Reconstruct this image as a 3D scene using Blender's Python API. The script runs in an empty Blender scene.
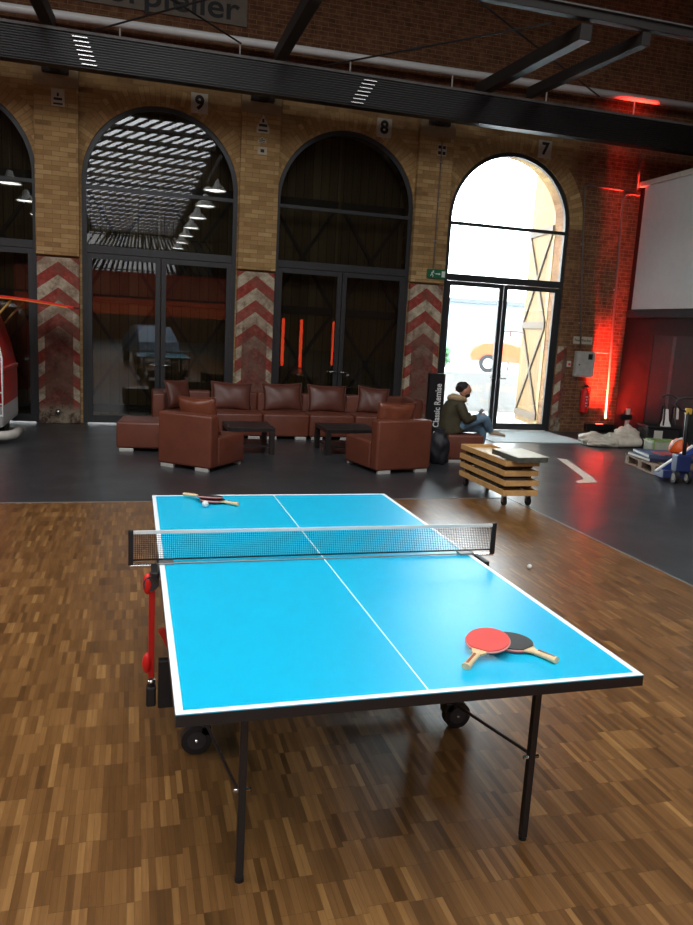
import bpy, bmesh, math, random
from mathutils import Vector, Matrix, Euler
random.seed(7)
PI = math.pi
sc = bpy.context.scene
COL = sc.collection
R = math.radians

# ------------------------------------------------------------------ colours and materials
def lin(c):
    c /= 255.0
    return c / 12.92 if c <= 0.04045 else ((c + 0.055) / 1.055) ** 2.4
def S(r, g, b): return (lin(r), lin(g), lin(b), 1.0)

class NT:
    def __init__(self, name):
        self.m = bpy.data.materials.new(name); self.m.use_nodes = True
        self.t = self.m.node_tree; self.n = self.t.nodes; self.l = self.t.links
        self.b = self.n['Principled BSDF']; self.out = self.n['Material Output']
    def node(self, kind, **kw):
        x = self.n.new(kind)
        for k, v in kw.items(): setattr(x, k, v)
        return x
    def put(self, sock, v):
        if isinstance(v, bpy.types.NodeSocket): self.l.new(v, sock)
        elif v is not None: sock.default_value = v
    def math(self, op, a, b=None, c=None):
        x = self.node('ShaderNodeMath', operation=op)
        for i, v in enumerate((a, b, c)):
            if v is not None: self.put(x.inputs[i], v)
        return x.outputs[0]
    def mix(self, f, a, b, mode='MIX'):
        x = self.node('ShaderNodeMix', data_type='RGBA', blend_type=mode)
        self.put(x.inputs[0], f); self.put(x.inputs[6], a); self.put(x.inputs[7], b)
        return x.outputs[2]
    def ramp(self, f, stops):
        x = self.node('ShaderNodeValToRGB'); self.put(x.inputs[0], f)
        e = x.color_ramp.elements
        while len(e) < len(stops): e.new(0.5)
        for i, (p, c) in enumerate(stops):
            e[i].position = p; e[i].color = c
        return x.outputs[0]
    def pos(self):
        return self.node('ShaderNodeTexCoord').outputs['Object']
    def world(self):
        return self.node('ShaderNodeNewGeometry').outputs['Position']
    def sep(self, v):
        x = self.node('ShaderNodeSeparateXYZ'); self.put(x.inputs[0], v); return x.outputs
    def comb(self, a, b, c=0.0):
        x = self.node('ShaderNodeCombineXYZ')
        for i, v in enumerate((a, b, c)): self.put(x.inputs[i], v)
        return x.outputs[0]
    def noise(self, v, scale, detail=3.0, rough=0.55):
        x = self.node('ShaderNodeTexNoise'); self.put(x.inputs['Vector'], v)
        x.inputs['Scale'].default_value = scale; x.inputs['Detail'].default_value = detail
        x.inputs['Roughness'].default_value = rough
        return x.outputs['Fac']
    def white(self, v):
        x = self.node('ShaderNodeTexWhiteNoise', noise_dimensions='3D'); self.put(x.inputs['Vector'], v)
        return x.outputs['Value']
    def scale(self, v, s):
        x = self.node('ShaderNodeVectorMath', operation='MULTIPLY'); self.put(x.inputs[0], v); x.inputs[1].default_value = s
        return x.outputs[0]
    def bump(self, h, strength, dist=0.01):
        x = self.node('ShaderNodeBump'); x.inputs['Strength'].default_value = strength
        x.inputs['Distance'].default_value = dist; self.put(x.inputs['Height'], h)
        self.l.new(x.outputs[0], self.b.inputs['Normal'])
    def set(self, **kw):
        names = dict(color='Base Color', rough='Roughness', metal='Metallic', spec='Specular IOR Level', coat='Coat Weight', trans='Transmission Weight', alpha='Alpha')
        for k, v in kw.items(): self.put(self.b.inputs[names[k]], v)
        return self

MC = {}
def pm(name, col, rough=0.5, metal=0.0, spec=0.5, var=0.12, vs=9.0, bump=0.0, bs=60.0, coat=0.0):
    """plain procedural material: a base colour with a little cloudy variation and bump"""
    if name in MC: return MC[name]
    t = NT(name); p = t.pos()
    n = t.noise(p, vs, 4)
    dark = tuple(c * (1 - var) for c in col[:3]) + (1,)
    lite = tuple(min(1, c * (1 + var)) for c in col[:3]) + (1,)
    t.set(color=t.ramp(n, [(0.3, dark), (0.7, lite)]), rough=rough, metal=metal, spec=spec, coat=coat)
    if bump: t.bump(t.noise(p, bs, 2), bump, 0.004)
    MC[name] = t.m
    return t.m

def emit(name, col, strength):
    t = NT(name); e = t.node('ShaderNodeEmission'); e.inputs[0].default_value = col; e.inputs[1].default_value = strength
    t.l.new(e.outputs[0], t.out.inputs[0]); return t.m

def brick_mat(name, cols, mortar, w=0.25, h=0.075, uv=False, bumpk=0.5, dirt=None, radial=False):
    t = NT(name)
    if uv:
        v = t.node('ShaderNodeUVMap').outputs[0]; s = t.sep(v); u, vv = s[1], s[0]
        vec = t.comb(u, vv); pw = v
    else:
        pw = t.world(); s = t.sep(pw)
        vec = t.comb(t.math('ADD', s[0], s[1]), s[2])
    br = t.node('ShaderNodeTexBrick')
    t.put(br.inputs['Vector'], vec)
    br.inputs['Scale'].default_value = 1.0
    br.inputs['Brick Width'].default_value = w; br.inputs['Row Height'].default_value = h
    br.inputs['Mortar Size'].default_value = 0.005; br.inputs['Mortar Smooth'].default_value = 0.3
    br.inputs['Color1'].default_value = (0, 0, 0, 1); br.inputs['Color2'].default_value = (1, 1, 1, 1)
    br.inputs['Mortar'].default_value = (0.5, 0.5, 0.5, 1)
    n1 = t.noise(pw, 1.3, 5); n2 = t.noise(pw, 7.0, 5, 0.7)
    f = t.math('ADD', t.math('MULTIPLY', br.outputs['Color'], 0.45), t.math('ADD', t.math('MULTIPLY', n1, 0.6), t.math('MULTIPLY', n2, 0.35)))
    f = t.math('MULTIPLY', f, 0.78)
    k = len(cols)
    c = t.ramp(f, [(0.25 + 0.55 * i / (k - 1), cols[i]) for i in range(k)])
    if dirt:
        z = s[2] if not uv else None
        c = dirt(t, c, s, n1, n2)
    c = t.mix(br.outputs['Fac'], c, mortar)
    t.set(color=c, rough=0.88, spec=0.25)
    hgt = t.math('ADD', t.math('MULTIPLY', br.outputs['Fac'], -1.0), t.math('MULTIPLY', n2, 0.9))
    t.bump(hgt, bumpk, 0.015)
    return t.m

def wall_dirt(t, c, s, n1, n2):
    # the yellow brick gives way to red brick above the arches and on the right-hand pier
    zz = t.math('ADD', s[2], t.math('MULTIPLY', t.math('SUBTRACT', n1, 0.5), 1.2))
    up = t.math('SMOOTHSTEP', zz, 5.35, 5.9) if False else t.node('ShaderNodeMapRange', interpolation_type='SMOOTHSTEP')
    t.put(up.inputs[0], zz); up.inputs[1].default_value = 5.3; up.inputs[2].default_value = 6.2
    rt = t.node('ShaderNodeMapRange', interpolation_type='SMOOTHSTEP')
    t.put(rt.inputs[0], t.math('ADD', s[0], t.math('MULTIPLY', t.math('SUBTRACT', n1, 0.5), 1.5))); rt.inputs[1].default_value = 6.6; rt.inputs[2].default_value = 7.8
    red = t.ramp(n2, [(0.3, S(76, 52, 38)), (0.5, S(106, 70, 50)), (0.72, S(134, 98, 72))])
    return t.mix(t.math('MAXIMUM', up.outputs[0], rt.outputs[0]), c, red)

YEL = [S(118, 90, 60), S(158, 126, 82), S(174, 142, 95), S(194, 165, 118)]
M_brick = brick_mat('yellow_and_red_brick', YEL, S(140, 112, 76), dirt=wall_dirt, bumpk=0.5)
M_arch = brick_mat('arch_ring_brick', YEL, S(142, 112, 74), w=0.27, h=0.08, uv=True)
M_redbrick = brick_mat('dark_red_brick', [S(60, 34, 26), S(100, 58, 42), S(128, 78, 56)], S(100, 84, 70))

def chevron_mat(name, xc, faded=True):
    t = NT(name); p = t.world(); s = t.sep(p)
    dx = t.math('ABSOLUTE', t.math('SUBTRACT', s[0], xc))
    ph = t.math('FRACT', t.math('DIVIDE', t.math('ADD', t.math('ADD', s[2], t.math('MULTIPLY', dx, 0.75)), 0.24), 0.42))
    band = t.math('GREATER_THAN', ph, 0.5)
    n = t.noise(p, 9.0, 6, 0.7); n2 = t.noise(p, 2.6, 5, 0.65); n3 = t.noise(p, 30.0, 4, 0.6)
    red = t.ramp(n, [(0.3, S(104, 50, 42)), (0.52, S(150, 62, 52)), (0.75, S(166, 100, 84))])
    wht = t.ramp(n, [(0.3, S(122, 104, 86)), (0.5, S(178, 166, 142)), (0.75, S(206, 198, 176))])
    c = t.mix(band, wht, red)
    # bare red plaster where the middle of the lower half is scuffed away
    inner = t.math('LESS_THAN', dx, 0.225)
    low = t.node('ShaderNodeMapRange'); t.put(low.inputs[0], t.math('ADD', s[2], t.math('MULTIPLY', n2, 0.8)))
    low.inputs[1].default_value = 2.55; low.inputs[2].default_value = 1.75
    plaster = t.ramp(n, [(0.3, S(70, 42, 36)), (0.55, S(112, 66, 56)), (0.8, S(138, 96, 82))])
    c = t.mix(t.math('MULTIPLY', t.math('MULTIPLY', inner, low.outputs[0]), 0.93), c, plaster)
    worn = t.node('ShaderNodeMapRange'); t.put(worn.inputs[0], n2); worn.inputs[1].default_value = 0.46; worn.inputs[2].default_value = 0.62
    c = t.mix(t.math('MULTIPLY', worn.outputs[0], 0.7), c, S(110, 84, 70))
    # chipped bottom
    bot = t.node('ShaderNodeMapRange'); t.put(bot.inputs[0], t.math('ADD', s[2], t.math('MULTIPLY', n, 0.5))); bot.inputs[1].default_value = 0.62; bot.inputs[2].default_value = 0.5
    c = t.mix(bot.outputs[0], c, t.ramp(n, [(0.4, S(80, 58, 48)), (0.6, S(150, 138, 118))]))
    t.set(color=c, rough=0.85, spec=0.3); t.bump(t.math('ADD', n, n3), 0.5, 0.01)
    return t.m

def parquet():
    t = NT('finger_parquet'); p = t.world(); s = t.sep(p)
    sw, sl = 0.0235, 0.16
    gx = t.math('FLOOR', t.math('DIVIDE', s[0], sw))
    grp = t.math('FLOOR', t.math('DIVIDE', gx, 6.0))
    off = t.math('MULTIPLY', t.white(t.comb(grp, 3.7, 1.0)), sl)
    yy = t.math('DIVIDE', t.math('ADD', s[1], off), sl)
    gy = t.math('FLOOR', yy)
    r = t.white(t.comb(gx, gy, 5.0)); r2 = t.white(t.comb(t.math('FLOOR', t.math('DIVIDE', gx, 2.0)), gy, 9.0))
    r3 = t.white(t.comb(grp, gy, 2.0))
    grain = t.noise(t.comb(t.math('MULTIPLY', s[0], 90.0), t.math('MULTIPLY', s[1], 6.0), r), 1.0, 4)
    cloud = t.noise(p, 1.2, 4)
    f = t.math('ADD', t.math('MULTIPLY', r, 0.42), t.math('ADD', t.math('MULTIPLY', r2, 0.16), t.math('ADD', t.math('MULTIPLY', r3, 0.14), t.math('MULTIPLY', grain, 0.32))))
    c = t.ramp(f, [(0.15, S(70, 46, 23)), (0.42, S(105, 71, 37)), (0.65, S(127, 89, 49)), (0.92, S(170, 127, 74))])
    c = t.mix(t.math('MULTIPLY', cloud, 0.28), c, S(86, 58, 28))
    ex = t.math('FRACT', t.math('DIVIDE', s[0], sw)); ey = t.math('FRACT', yy)
    gap = t.math('MAXIMUM', t.math('LESS_THAN', ex, 0.05), t.math('LESS_THAN', ey, 0.012))
    c = t.mix(t.math('MULTIPLY', gap, 0.5), c, S(50, 32, 18))
    t.set(color=c, rough=t.ramp(t.math('ADD', t.math('MULTIPLY', cloud, 0.5), t.math('MULTIPLY', r, 0.3)), [(0.2, (.285,) * 3 + (1,)), (0.8, (.36,) * 3 + (1,))]), spec=0.6)
    return t.m

def dark_floor():
    t = NT('dark_screed_floor'); p = t.world()
    n = t.noise(p, 1.1, 6, 0.65); n2 = t.noise(p, 14.0, 4)
    st = t.noise(p, 1.7, 5)
    c = t.ramp(n, [(0.3, S(46, 47, 49)), (0.6, S(56, 58, 61)), (0.8, S(66, 69, 72))])
    t.set(color=c, rough=t.ramp(st, [(0.3, (.285,) * 3 + (1,)), (0.7, (.36,) * 3 + (1,))]), spec=0.7)
    t.bump(n2, 0.012, 0.002)
    return t.m

def glass_mat(name, tint, ior):
    t = NT(name)
    tr = t.node('ShaderNodeBsdfTransparent'); tr.inputs[0].default_value = tint
    gl = t.node('ShaderNodeBsdfGlossy'); gl.inputs['Roughness'].default_value = 0.012
    fr = t.node('ShaderNodeFresnel'); fr.inputs[0].default_value = ior
    n = t.noise(t.world(), 0.9, 2); bp = t.node('ShaderNodeBump'); bp.inputs['Strength'].default_value = 0.008; bp.inputs['Distance'].default_value = 0.02
    t.l.new(n, bp.inputs['Height']); t.l.new(bp.outputs[0], gl.inputs['Normal'])
    mx = t.node('ShaderNodeMixShader'); t.l.new(fr.outputs[0], mx.inputs[0]); t.l.new(tr.outputs[0], mx.inputs[1]); t.l.new(gl.outputs[0], mx.inputs[2])
    t.l.new(mx.outputs[0], t.out.inputs[0]); return t.m

def plank_mat(name, cols, w=0.16, rough=0.7, axis=0):
    t = NT(name); p = t.pos(); s = t.sep(p)
    g = t.math('DIVIDE', s[axis], w); gi = t.math('FLOOR', g); r = t.white(t.comb(gi, 1.0, 2.0))
    gr = t.noise(t.comb(t.math('MULTIPLY', s[axis], 30.0), t.math('MULTIPLY', s[2 if axis != 2 else 0], 2.0), r), 1.0, 5)
    f = t.math('ADD', t.math('MULTIPLY', r, 0.5), t.math('MULTIPLY', gr, 0.5))
    c = t.ramp(f, [(0.2, cols[0]), (0.5, cols[1]), (0.8, cols[2])])
    gap = t.math('LESS_THAN', t.math('FRACT', g), 0.06)
    c = t.mix(gap, c, tuple(x * .3 for x in cols[0][:3]) + (1,))
    t.set(color=c, rough=rough, spec=0.3); t.bump(t.math('MULTIPLY', gap, -1.0), 0.4, 0.008)
    return t.m

M_parquet = parquet(); M_dark = dark_floor()
M_glass = glass_mat('door_glass', (0.70, 0.73, 0.735, 1), 1.7)
M_barn = plank_mat('honey_barn_planks', [S(104, 80, 50), S(134, 108, 72), S(150, 126, 90)])
M_steel = pm('charcoal_painted_steel', S(50, 52, 55), 0.45, 0.0)
M_frame = pm('dark_window_frame', S(44, 46, 48), 0.4)
M_brown = pm('brown_leather', S(105, 56, 40), 0.40, var=0.14, vs=6, bump=0.12, bs=220)
M_brown2 = pm('dark_brown_leather', S(92, 50, 38), 0.40, var=0.16, vs=5, bump=0.16, bs=160)
M_chrome = pm('brushed_chrome', S(205, 205, 205), 0.22, 1.0, var=0.05)
M_wenge = pm('black_stained_wood', S(30, 26, 24), 0.35)
M_black = pm('black_plastic', S(24, 24, 26), 0.45)
M_blackmetal = pm('black_powder_coat', S(26, 24, 26), 0.42)
M_white = pm('white_paint', S(222, 222, 218), 0.5, var=0.04)
M_offwhite = pm('off_white_paint', S(196, 192, 182), 0.6, var=0.08)
M_red = pm('bright_red_plastic', S(214, 30, 26), 0.4)
M_text = pm('black_lettering', S(18, 18, 18), 0.6)
M_textw = pm('white_lettering', S(230, 230, 228), 0.6, var=0.03)
M_grey = pm('grey_galvanised', S(150, 150, 148), 0.45, 0.6)
M_pipe = pm('grey_painted_pipe', S(104, 92, 84), 0.6)
M_girder = pm('dark_girder_paint', S(34, 31, 30), 0.42, 0.1)
M_tie = pm('roof_timber_dark', S(42, 38, 36), 0.6)
M_pine = pm('pale_pine', S(206, 160, 100), 0.55, var=0.12, vs=14)
M_ply = pm('birch_plywood', S(222, 194, 146), 0.55, var=0.08, vs=10)

# ------------------------------------------------------------------ mesh helpers
def tag(o, label=None, cat=None, group=None, kind=None):
    if label: o['label'] = label
    if cat: o['category'] = cat
    if group: o['group'] = group
    if kind: o['kind'] = kind
    return o
def thing(name, label, cat, loc=(0, 0, 0), rz=0.0, group=None):
    o = bpy.data.objects.new(name, None); o.empty_display_size = 0.1
    o.location = loc; o.rotation_euler = (0, 0, rz); COL.objects.link(o)
    return tag(o, label, cat, group)
class MB:
    """collects shapes into one bmesh"""
    def __init__(self): self.bm = bmesh.new(); self.uv = None
    def _xf(self, vs, M):
        if M is not None: bmesh.ops.transform(self.bm, matrix=M, verts=vs)
    def box(self, c, s, bev=0.0, M=None, rot=None, seg=2):
        r = bmesh.ops.create_cube(self.bm, size=1.0); vs = r['verts']
        bmesh.ops.scale(self.bm, vec=s, verts=vs)
        if bev:
            es = {e for v in vs for e in v.link_edges}
            rr = bmesh.ops.bevel(self.bm, geom=list(es), offset=bev, segments=seg, profile=0.5, affect='EDGES')
            vs = list({v for f in rr['faces'] for v in f.verts} | {v for v in vs if v.is_valid})
        if rot: bmesh.ops.rotate(self.bm, cent=(0, 0, 0), matrix=Euler(rot).to_matrix(), verts=vs)
        bmesh.ops.translate(self.bm, vec=c, verts=vs); self._xf(vs, M); return self
    def b2(self, a, b, bev=0.0, M=None, seg=2):
        return self.box([(x + y) / 2 for x, y in zip(a, b)], [abs(y - x) for x, y in zip(a, b)], bev, M, None, seg)
    def cyl(self, a, b, r, n=12, r2=None, M=None, caps=True):
        a = Vector(a); b = Vector(b); d = b - a
        res = bmesh.ops.create_cone(self.bm, cap_ends=caps, segments=n, radius1=r, radius2=r if r2 is None else r2, depth=d.length)
        vs = res['verts']; q = Vector((0, 0, 1)).rotation_difference(d.normalized()).to_matrix().to_4x4()
        bmesh.ops.transform(self.bm, matrix=Matrix.Translation((a + b) / 2) @ q, verts=vs); self._xf(vs, M); return self
    def tube(self, pts, r, n=8, M=None, closed=False):
        pts = [Vector(p) for p in pts]; rings = []
        up = Vector((0, 0, 1))
        for i, p in enumerate(pts):
            if closed: d = pts[(i + 1) % len(pts)] - pts[i - 1]
            else: d = (pts[min(i + 1, len(pts) - 1)] - pts[max(i - 1, 0)])
            d.normalize()
            if i == 0:
                u = up.cross(d)
                if u.length < 1e-3: u = Vector((1, 0, 0)).cross(d)
            else: u = u - d * u.dot(d)                 # carry the frame along without twisting
            u.normalize(); w = d.cross(u)
            rr = r[i] if isinstance(r, (list, tuple)) else r
            rings.append([self.bm.verts.new(p + (u * math.cos(2 * PI * k / n) + w * math.sin(2 * PI * k / n)) * rr) for k in range(n)])
        m = len(rings)
        for i in range(m if closed else m - 1):
            A, B = rings[i], rings[(i + 1) % m]
            for k in range(n): self.bm.faces.new((A[k], A[(k + 1) % n], B[(k + 1) % n], B[k]))
        if not closed:
            self.bm.faces.new(rings[0][::-1]); self.bm.faces.new(rings[-1])
        self._xf([v for rg in rings for v in rg], M); return self
    def prism(self, poly, h, M=None, bev=0.0):
        """polygon in xy, extruded along z by h"""
        a = [self.bm.verts.new((x, y, 0)) for x, y in poly]; b = [self.bm.verts.new((x, y, h)) for x, y in poly]
        n = len(a); self.bm.faces.new(a[::-1]); self.bm.faces.new(b)
        for i in range(n): self.bm.faces.new((a[i], a[(i + 1) % n], b[(i + 1) % n], b[i]))
        vs = a + b
        if bev:
            es = [e for v in b for e in v.link_edges if e.verts[0] in b and e.verts[1] in b]
            rr = bmesh.ops.bevel(self.bm, geom=es, offset=bev, segments=2, profile=0.5, affect='EDGES')
            vs = list({v for v in vs if v.is_valid} | {v for f in rr['faces'] for v in f.verts})
        self._xf(vs, M); return self
    def lathe(self, prof, n=24, M=None):
        rings = []; vs = []
        for r, z in prof:
            rg = [self.bm.verts.new((r * math.cos(2 * PI * k / n), r * math.sin(2 * PI * k / n), z)) for k in range(n)]
            rings.append(rg); vs += rg
        for A, B in zip(rings, rings[1:]):
            for k in range(n): self.bm.faces.new((A[k], A[(k + 1) % n], B[(k + 1) % n], B[k]))
        self.bm.faces.new(rings[0][::-1]); self.bm.faces.new(rings[-1])
        self._xf(vs, M); return self
    def ball(self, c, r, sub=3, s=(1, 1, 1), M=None):
        res = bmesh.ops.create_icosphere(self.bm, subdivisions=sub, radius=r); vs = res['verts']
        bmesh.ops.scale(self.bm, vec=s, verts=vs); bmesh.ops.translate(self.bm, vec=c, verts=vs); self._xf(vs, M); return self
    def loft(self, rings, M=None, close=True, caps=True):
        rs = [[self.bm.verts.new(p) for p in rg] for rg in rings]; n = len(rs[0])
        for A, B in zip(rs, rs[1:]):
            for k in range(n if close else n - 1): self.bm.faces.new((A[k], A[(k + 1) % n], B[(k + 1) % n], B[k]))
        if caps: self.bm.faces.new(rs[0][::-1]); self.bm.faces.new(rs[-1])
        self._xf([v for r in rs for v in r], M); return self
    def quad(self, pts, uvs=None):
        vs = [self.bm.verts.new(p) for p in pts]; f = self.bm.faces.new(vs)
        if uvs:
            if self.uv is None: self.uv = self.bm.loops.layers.uv.new('UVMap')
            for l, u in zip(f.loops, uvs): l[self.uv].uv = u
        return self
    def jitter(self, k, seed=1):
        rn = random.Random(seed)
        for v in self.bm.verts: v.co += Vector((rn.uniform(-k, k), rn.uniform(-k, k), rn.uniform(-k, k)))
        return self
    def build(self, name, mat, parent=None, smooth=False, loc=None, rot=None, fix=True):
        if fix: bmesh.ops.recalc_face_normals(self.bm, faces=self.bm.faces)
        me = bpy.data.meshes.new(name); self.bm.to_mesh(me); self.bm.free()
        me.materials.append(mat)
        if smooth:
            for p in me.polygons: p.use_smooth = True
        o = bpy.data.objects.new(name, me); COL.objects.link(o)
        if parent: o.parent = parent
        if loc: o.location = loc
        if rot: o.rotation_euler = rot
        return o
def struct(mb, name, mat, parent=None, **kw):
    o = mb.build(name, mat, parent, **kw)
    if not parent: o['kind'] = 'structure'
    return o
def smooth_by_angle(o, ang=35):
    me = o.data
    for p in me.polygons: p.use_smooth = True
    bm = bmesh.new(); bm.from_mesh(me)
    for e in bm.edges:
        if len(e.link_faces) == 2 and e.calc_face_angle() > R(ang): e.smooth = False
    bm.to_mesh(me); bm.free(); return o
def copy_tree(o, parent=None):
    c = o.copy(); COL.objects.link(c)
    if parent: c.parent = parent
    for ch in o.children: copy_tree(ch, c)
    return c
def text_mesh(name, body, size, mat, parent=None, loc=(0, 0, 0), rot=(PI / 2, 0, 0), align='CENTER', ext=0.002, bold=0.0, sx=1.0):
    cu = bpy.data.curves.new(name, 'FONT'); cu.body = body; cu.size = size; cu.align_x = align; cu.align_y = 'CENTER'
    cu.extrude = ext; cu.offset = bold
    o = bpy.data.objects.new(name + '_curve', cu); COL.objects.link(o)
    bpy.context.view_layer.update()
    me = bpy.data.meshes.new_from_object(o.evaluated_get(bpy.context.evaluated_depsgraph_get()))
    bpy.data.objects.remove(o)
    me.materials.clear(); me.materials.append(mat); me.name = name
    t = bpy.data.objects.new(name, me); COL.objects.link(t); t.location = loc; t.rotation_euler = rot; t.scale = (sx, 1, 1)
    if parent: t.parent = parent
    return t
def evaluated_mesh(o, name, mat, parent=None):
    bpy.context.view_layer.update()
    me = bpy.data.meshes.new_from_object(o.evaluated_get(bpy.context.evaluated_depsgraph_get()))
    bpy.data.objects.remove(o); me.materials.clear(); me.materials.append(mat); me.name = name
    for p in me.polygons: p.use_smooth = True
    t = bpy.data.objects.new(name, me); COL.objects.link(t)
    if parent: t.parent = parent
    return t
def skin(name, pts, edges, mat, parent=None, root=0, sub=2):
    """pts: list of (x,y,z,r) or (x,y,z,rx,ry); grows one continuous surface over the joints"""
    me = bpy.data.meshes.new(name); me.from_pydata([p[:3] for p in pts], edges, [])
    o = bpy.data.objects.new(name + '_skel', me); COL.objects.link(o)
    o.modifiers.new('skin', 'SKIN')
    if not me.skin_vertices: 
        bpy.context.view_layer.objects.active = o
        bpy.ops.mesh.customdata_skin_add()
    for i, p in enumerate(pts):
        sv = me.skin_vertices[0].data[i]; sv.radius = (p[3], p[4] if len(p) > 4 else p[3]); sv.use_root = (i == root)
    o.modifiers['skin'].use_smooth_shade = True
    s = o.modifiers.new('sub', 'SUBSURF'); s.levels = sub; s.render_levels = sub
    return evaluated_mesh(o, name, mat, parent)
def Mz(loc, rz=0.0): return Matrix.Translation(loc) @ Matrix.Rotation(rz, 4, 'Z')

# ------------------------------------------------------------------ camera
C = Vector((-0.88031, -3.34537, 1.83812)); yaw, pitch, roll, F = -0.281844, -0.174218, 0.054528, 751.24
f = Vector((-math.sin(yaw) * math.cos(pitch), math.cos(yaw) * math.cos(pitch), math.sin(pitch)))
r0 = Vector((math.cos(yaw), math.sin(yaw), 0)); u0 = r0.cross(f)
rr = r0 * math.cos(roll) + u0 * math.sin(roll); uu = -r0 * math.sin(roll) + u0 * math.cos(roll)
cam = bpy.data.cameras.new('camera'); co = bpy.data.objects.new('camera', cam); COL.objects.link(co)
co.matrix_world = Matrix(((rr.x, uu.x, -f.x, C.x), (rr.y, uu.y, -f.y, C.y), (rr.z, uu.z, -f.z, C.z), (0, 0, 0, 1)))
cam.sensor_fit = 'HORIZONTAL'; cam.sensor_width = 36.0; cam.lens = F / 693.0 * 36.0
cam.clip_start = 0.05; cam.clip_end = 300
sc.camera = co

# ------------------------------------------------------------------ the hall
YW = 10.40; YO = 10.90; RAD = 1.29; SPR = 4.05; ZT = 9.0
BX, BY = 3.37, 4.42      # corner of the parquet
struct(MB().b2((-14, -20, -0.2), (BX, BY, 0)), 'floor', M_parquet)
mb = MB(); mb.b2((-14, BY, -0.2), (14, YO, 0)); mb.b2((BX, -20, -0.2), (14, BY, 0)); mb.b2((-14, -46, -0.2), (14, -20, 0))
struct(mb, 'floor.001', M_dark)
struct(MB().b2((-14, BY - .012, 0), (BX + .012, BY + .012, 0.003)), 'trim_1', M_grey)
struct(MB().b2((BX - .012, -20, 0), (BX + .012, BY - .012, 0.003)), 'trim_2', M_grey)

doors = [(-3.69, 10), (-0.42, 9), (2.84, 8), (6.14, 7)]
mb = MB()
def zcut(x, xc): return SPR + math.sqrt(max(0, RAD * RAD - (x - xc) ** 2))
edges = [-14.0]
for xc, _ in doors: edges += [xc - RAD, xc + RAD]
edges.append(14.0)
for i in range(0, len(edges), 2): mb.b2((edges[i], YW, 0), (edges[i + 1], YO, ZT))
for xc, _ in doors:
    n = 40; xs = [xc - RAD * math.cos(PI * k / n) for k in range(n + 1)]
    for a, b in zip(xs, xs[1:]):
        za, zb = zcut(a, xc), zcut(b, xc)
        for y in (YW, YO): mb.quad([(a, y, za), (b, y, zb), (b, y, ZT), (a, y, ZT)])
        mb.quad([(a, YW, za), (b, YW, zb), (b, YO, zb), (a, YO, za)])
struct(mb, 'wall_back', M_brick, fix=False)
# brick rings over the arches
k = 1
for xc, num in doors:
    mb = MB(); n = 48; r1, r2 = RAD, RAD + 0.30; y = YW - 0.008
    for i in range(n):
        a, b = PI * i / n, PI * (i + 1) / n
        P = lambda t, r, yy: (xc - r * math.cos(t), yy, SPR + r * math.sin(t))
        ua, ub = a * 1.4, b * 1.4
        mb.quad([P(a, r1, y), P(b, r1, y), P(b, r2, y), P(a, r2, y)], [(ua, r1), (ub, r1), (ub, r2), (ua, r2)])
        mb.quad([P(a, r1, YW), P(b, r1, YW), P(b, r1, y), P(a, r1, y)], [(ua, r1), (ub, r1), (ub, r1 + .05), (ua, r1 + .05)])
        mb.quad([P(a, r2, YW), P(b, r2, YW), P(b, r2, y), P(a, r2, y)], [(ua, r2), (ub, r2), (ub, r2 + .05), (ua, r2 + .05)])
    struct(mb, 'trim_%d' % (2 + k), M_arch); k += 1
# pilasters: brick above, old painted chevrons below
pil = [-5.32, -2.08, 1.22, 4.46]
for i, xc in enumerate(pil):
    struct(MB().b2((xc - .335, 10.28, 2.80), (xc + .335, YW, 5.40), .006), 'trim_%d' % (7 + i), M_brick)
    m = chevron_mat('painted_chevrons_%d' % i, xc)
    struct(MB().b2((xc - .33, 10.285, 0), (xc + .33, YW, 2.765), .012), 'trim_%d' % (11 + i), m)
struct(MB().b2((7.44, 10.385, 0), (7.66, YW, 1.75), .008), 'trim_15', chevron_mat('painted_chevrons_edge', 7.80))
# stone caps with iron bearing shoes under the girder
for i, xc in enumerate(pil):
    struct(MB().b2((xc - .345, 10.265, 5.40), (xc + .345, YW, 5.80), .01), 'trim_%d' % (16 + i), pm('worn_limestone', S(150, 128, 96), 0.8, bump=.3))

# closing walls and roof of the hall
struct(MB().b2((-14.2, -46, 0), (-14, YO, ZT)), 'wall_left', M_redbrick)
struct(MB().b2((14, -46, 0), (14.2, YO, ZT)), 'wall_far_right', M_redbrick)
struct(MB().b2((-14.2, -46.2, 0), (14.2, -46, ZT)), 'wall_front', M_redbrick)
M_roof = plank_mat('dark_roof_boards', [S(40, 30, 24), S(58, 42, 32), S(74, 54, 40)], w=0.2, axis=0)
SKX0, SKX1, SKY0, SKY1 = -4.2, 2.4, -44.0, 3.0
mb = MB(); mb.b2((-14.2, -46.2, ZT), (SKX0, YO, ZT + .15)); mb.b2((SKX1, -46.2, ZT), (14.2, YO, ZT + .15))
mb.b2((SKX0, SKY1, ZT), (SKX1, YO, ZT + .15)); mb.b2((SKX0, -46.2, ZT), (SKX1, SKY0, ZT + .15))
struct(mb, 'ceiling', M_roof)
struct(MB().b2((SKX0, SKY0, ZT + .15), (SKX1, SKY1, ZT + .18)), 'window_1', M_offwhite)     # milky roof glazing
mb = MB()
for i in range(0, 22):
    y = SKY0 + 1.5 + i * 2.1
    mb.b2((SKX0, y - .14, ZT - .22), (SKX1, y + .14, ZT - .1))
    if y + 2.2 < SKY1:
        for q in range(2):
            yq = y + q * 1.05
            for j in range(15):
                x = SKX0 + .1 + j * .43
                mb.cyl((x, yq, ZT - .2), (x + .42, yq + 1.05, ZT - .2), .05, 5)
struct(mb, 'trim_20', M_tie)
struct(MB().b2((-6.3, -45.98, 4.0), (5.9, -45.9, 9.0)), 'window_2', M_offwhite)
mb = MB()
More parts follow.
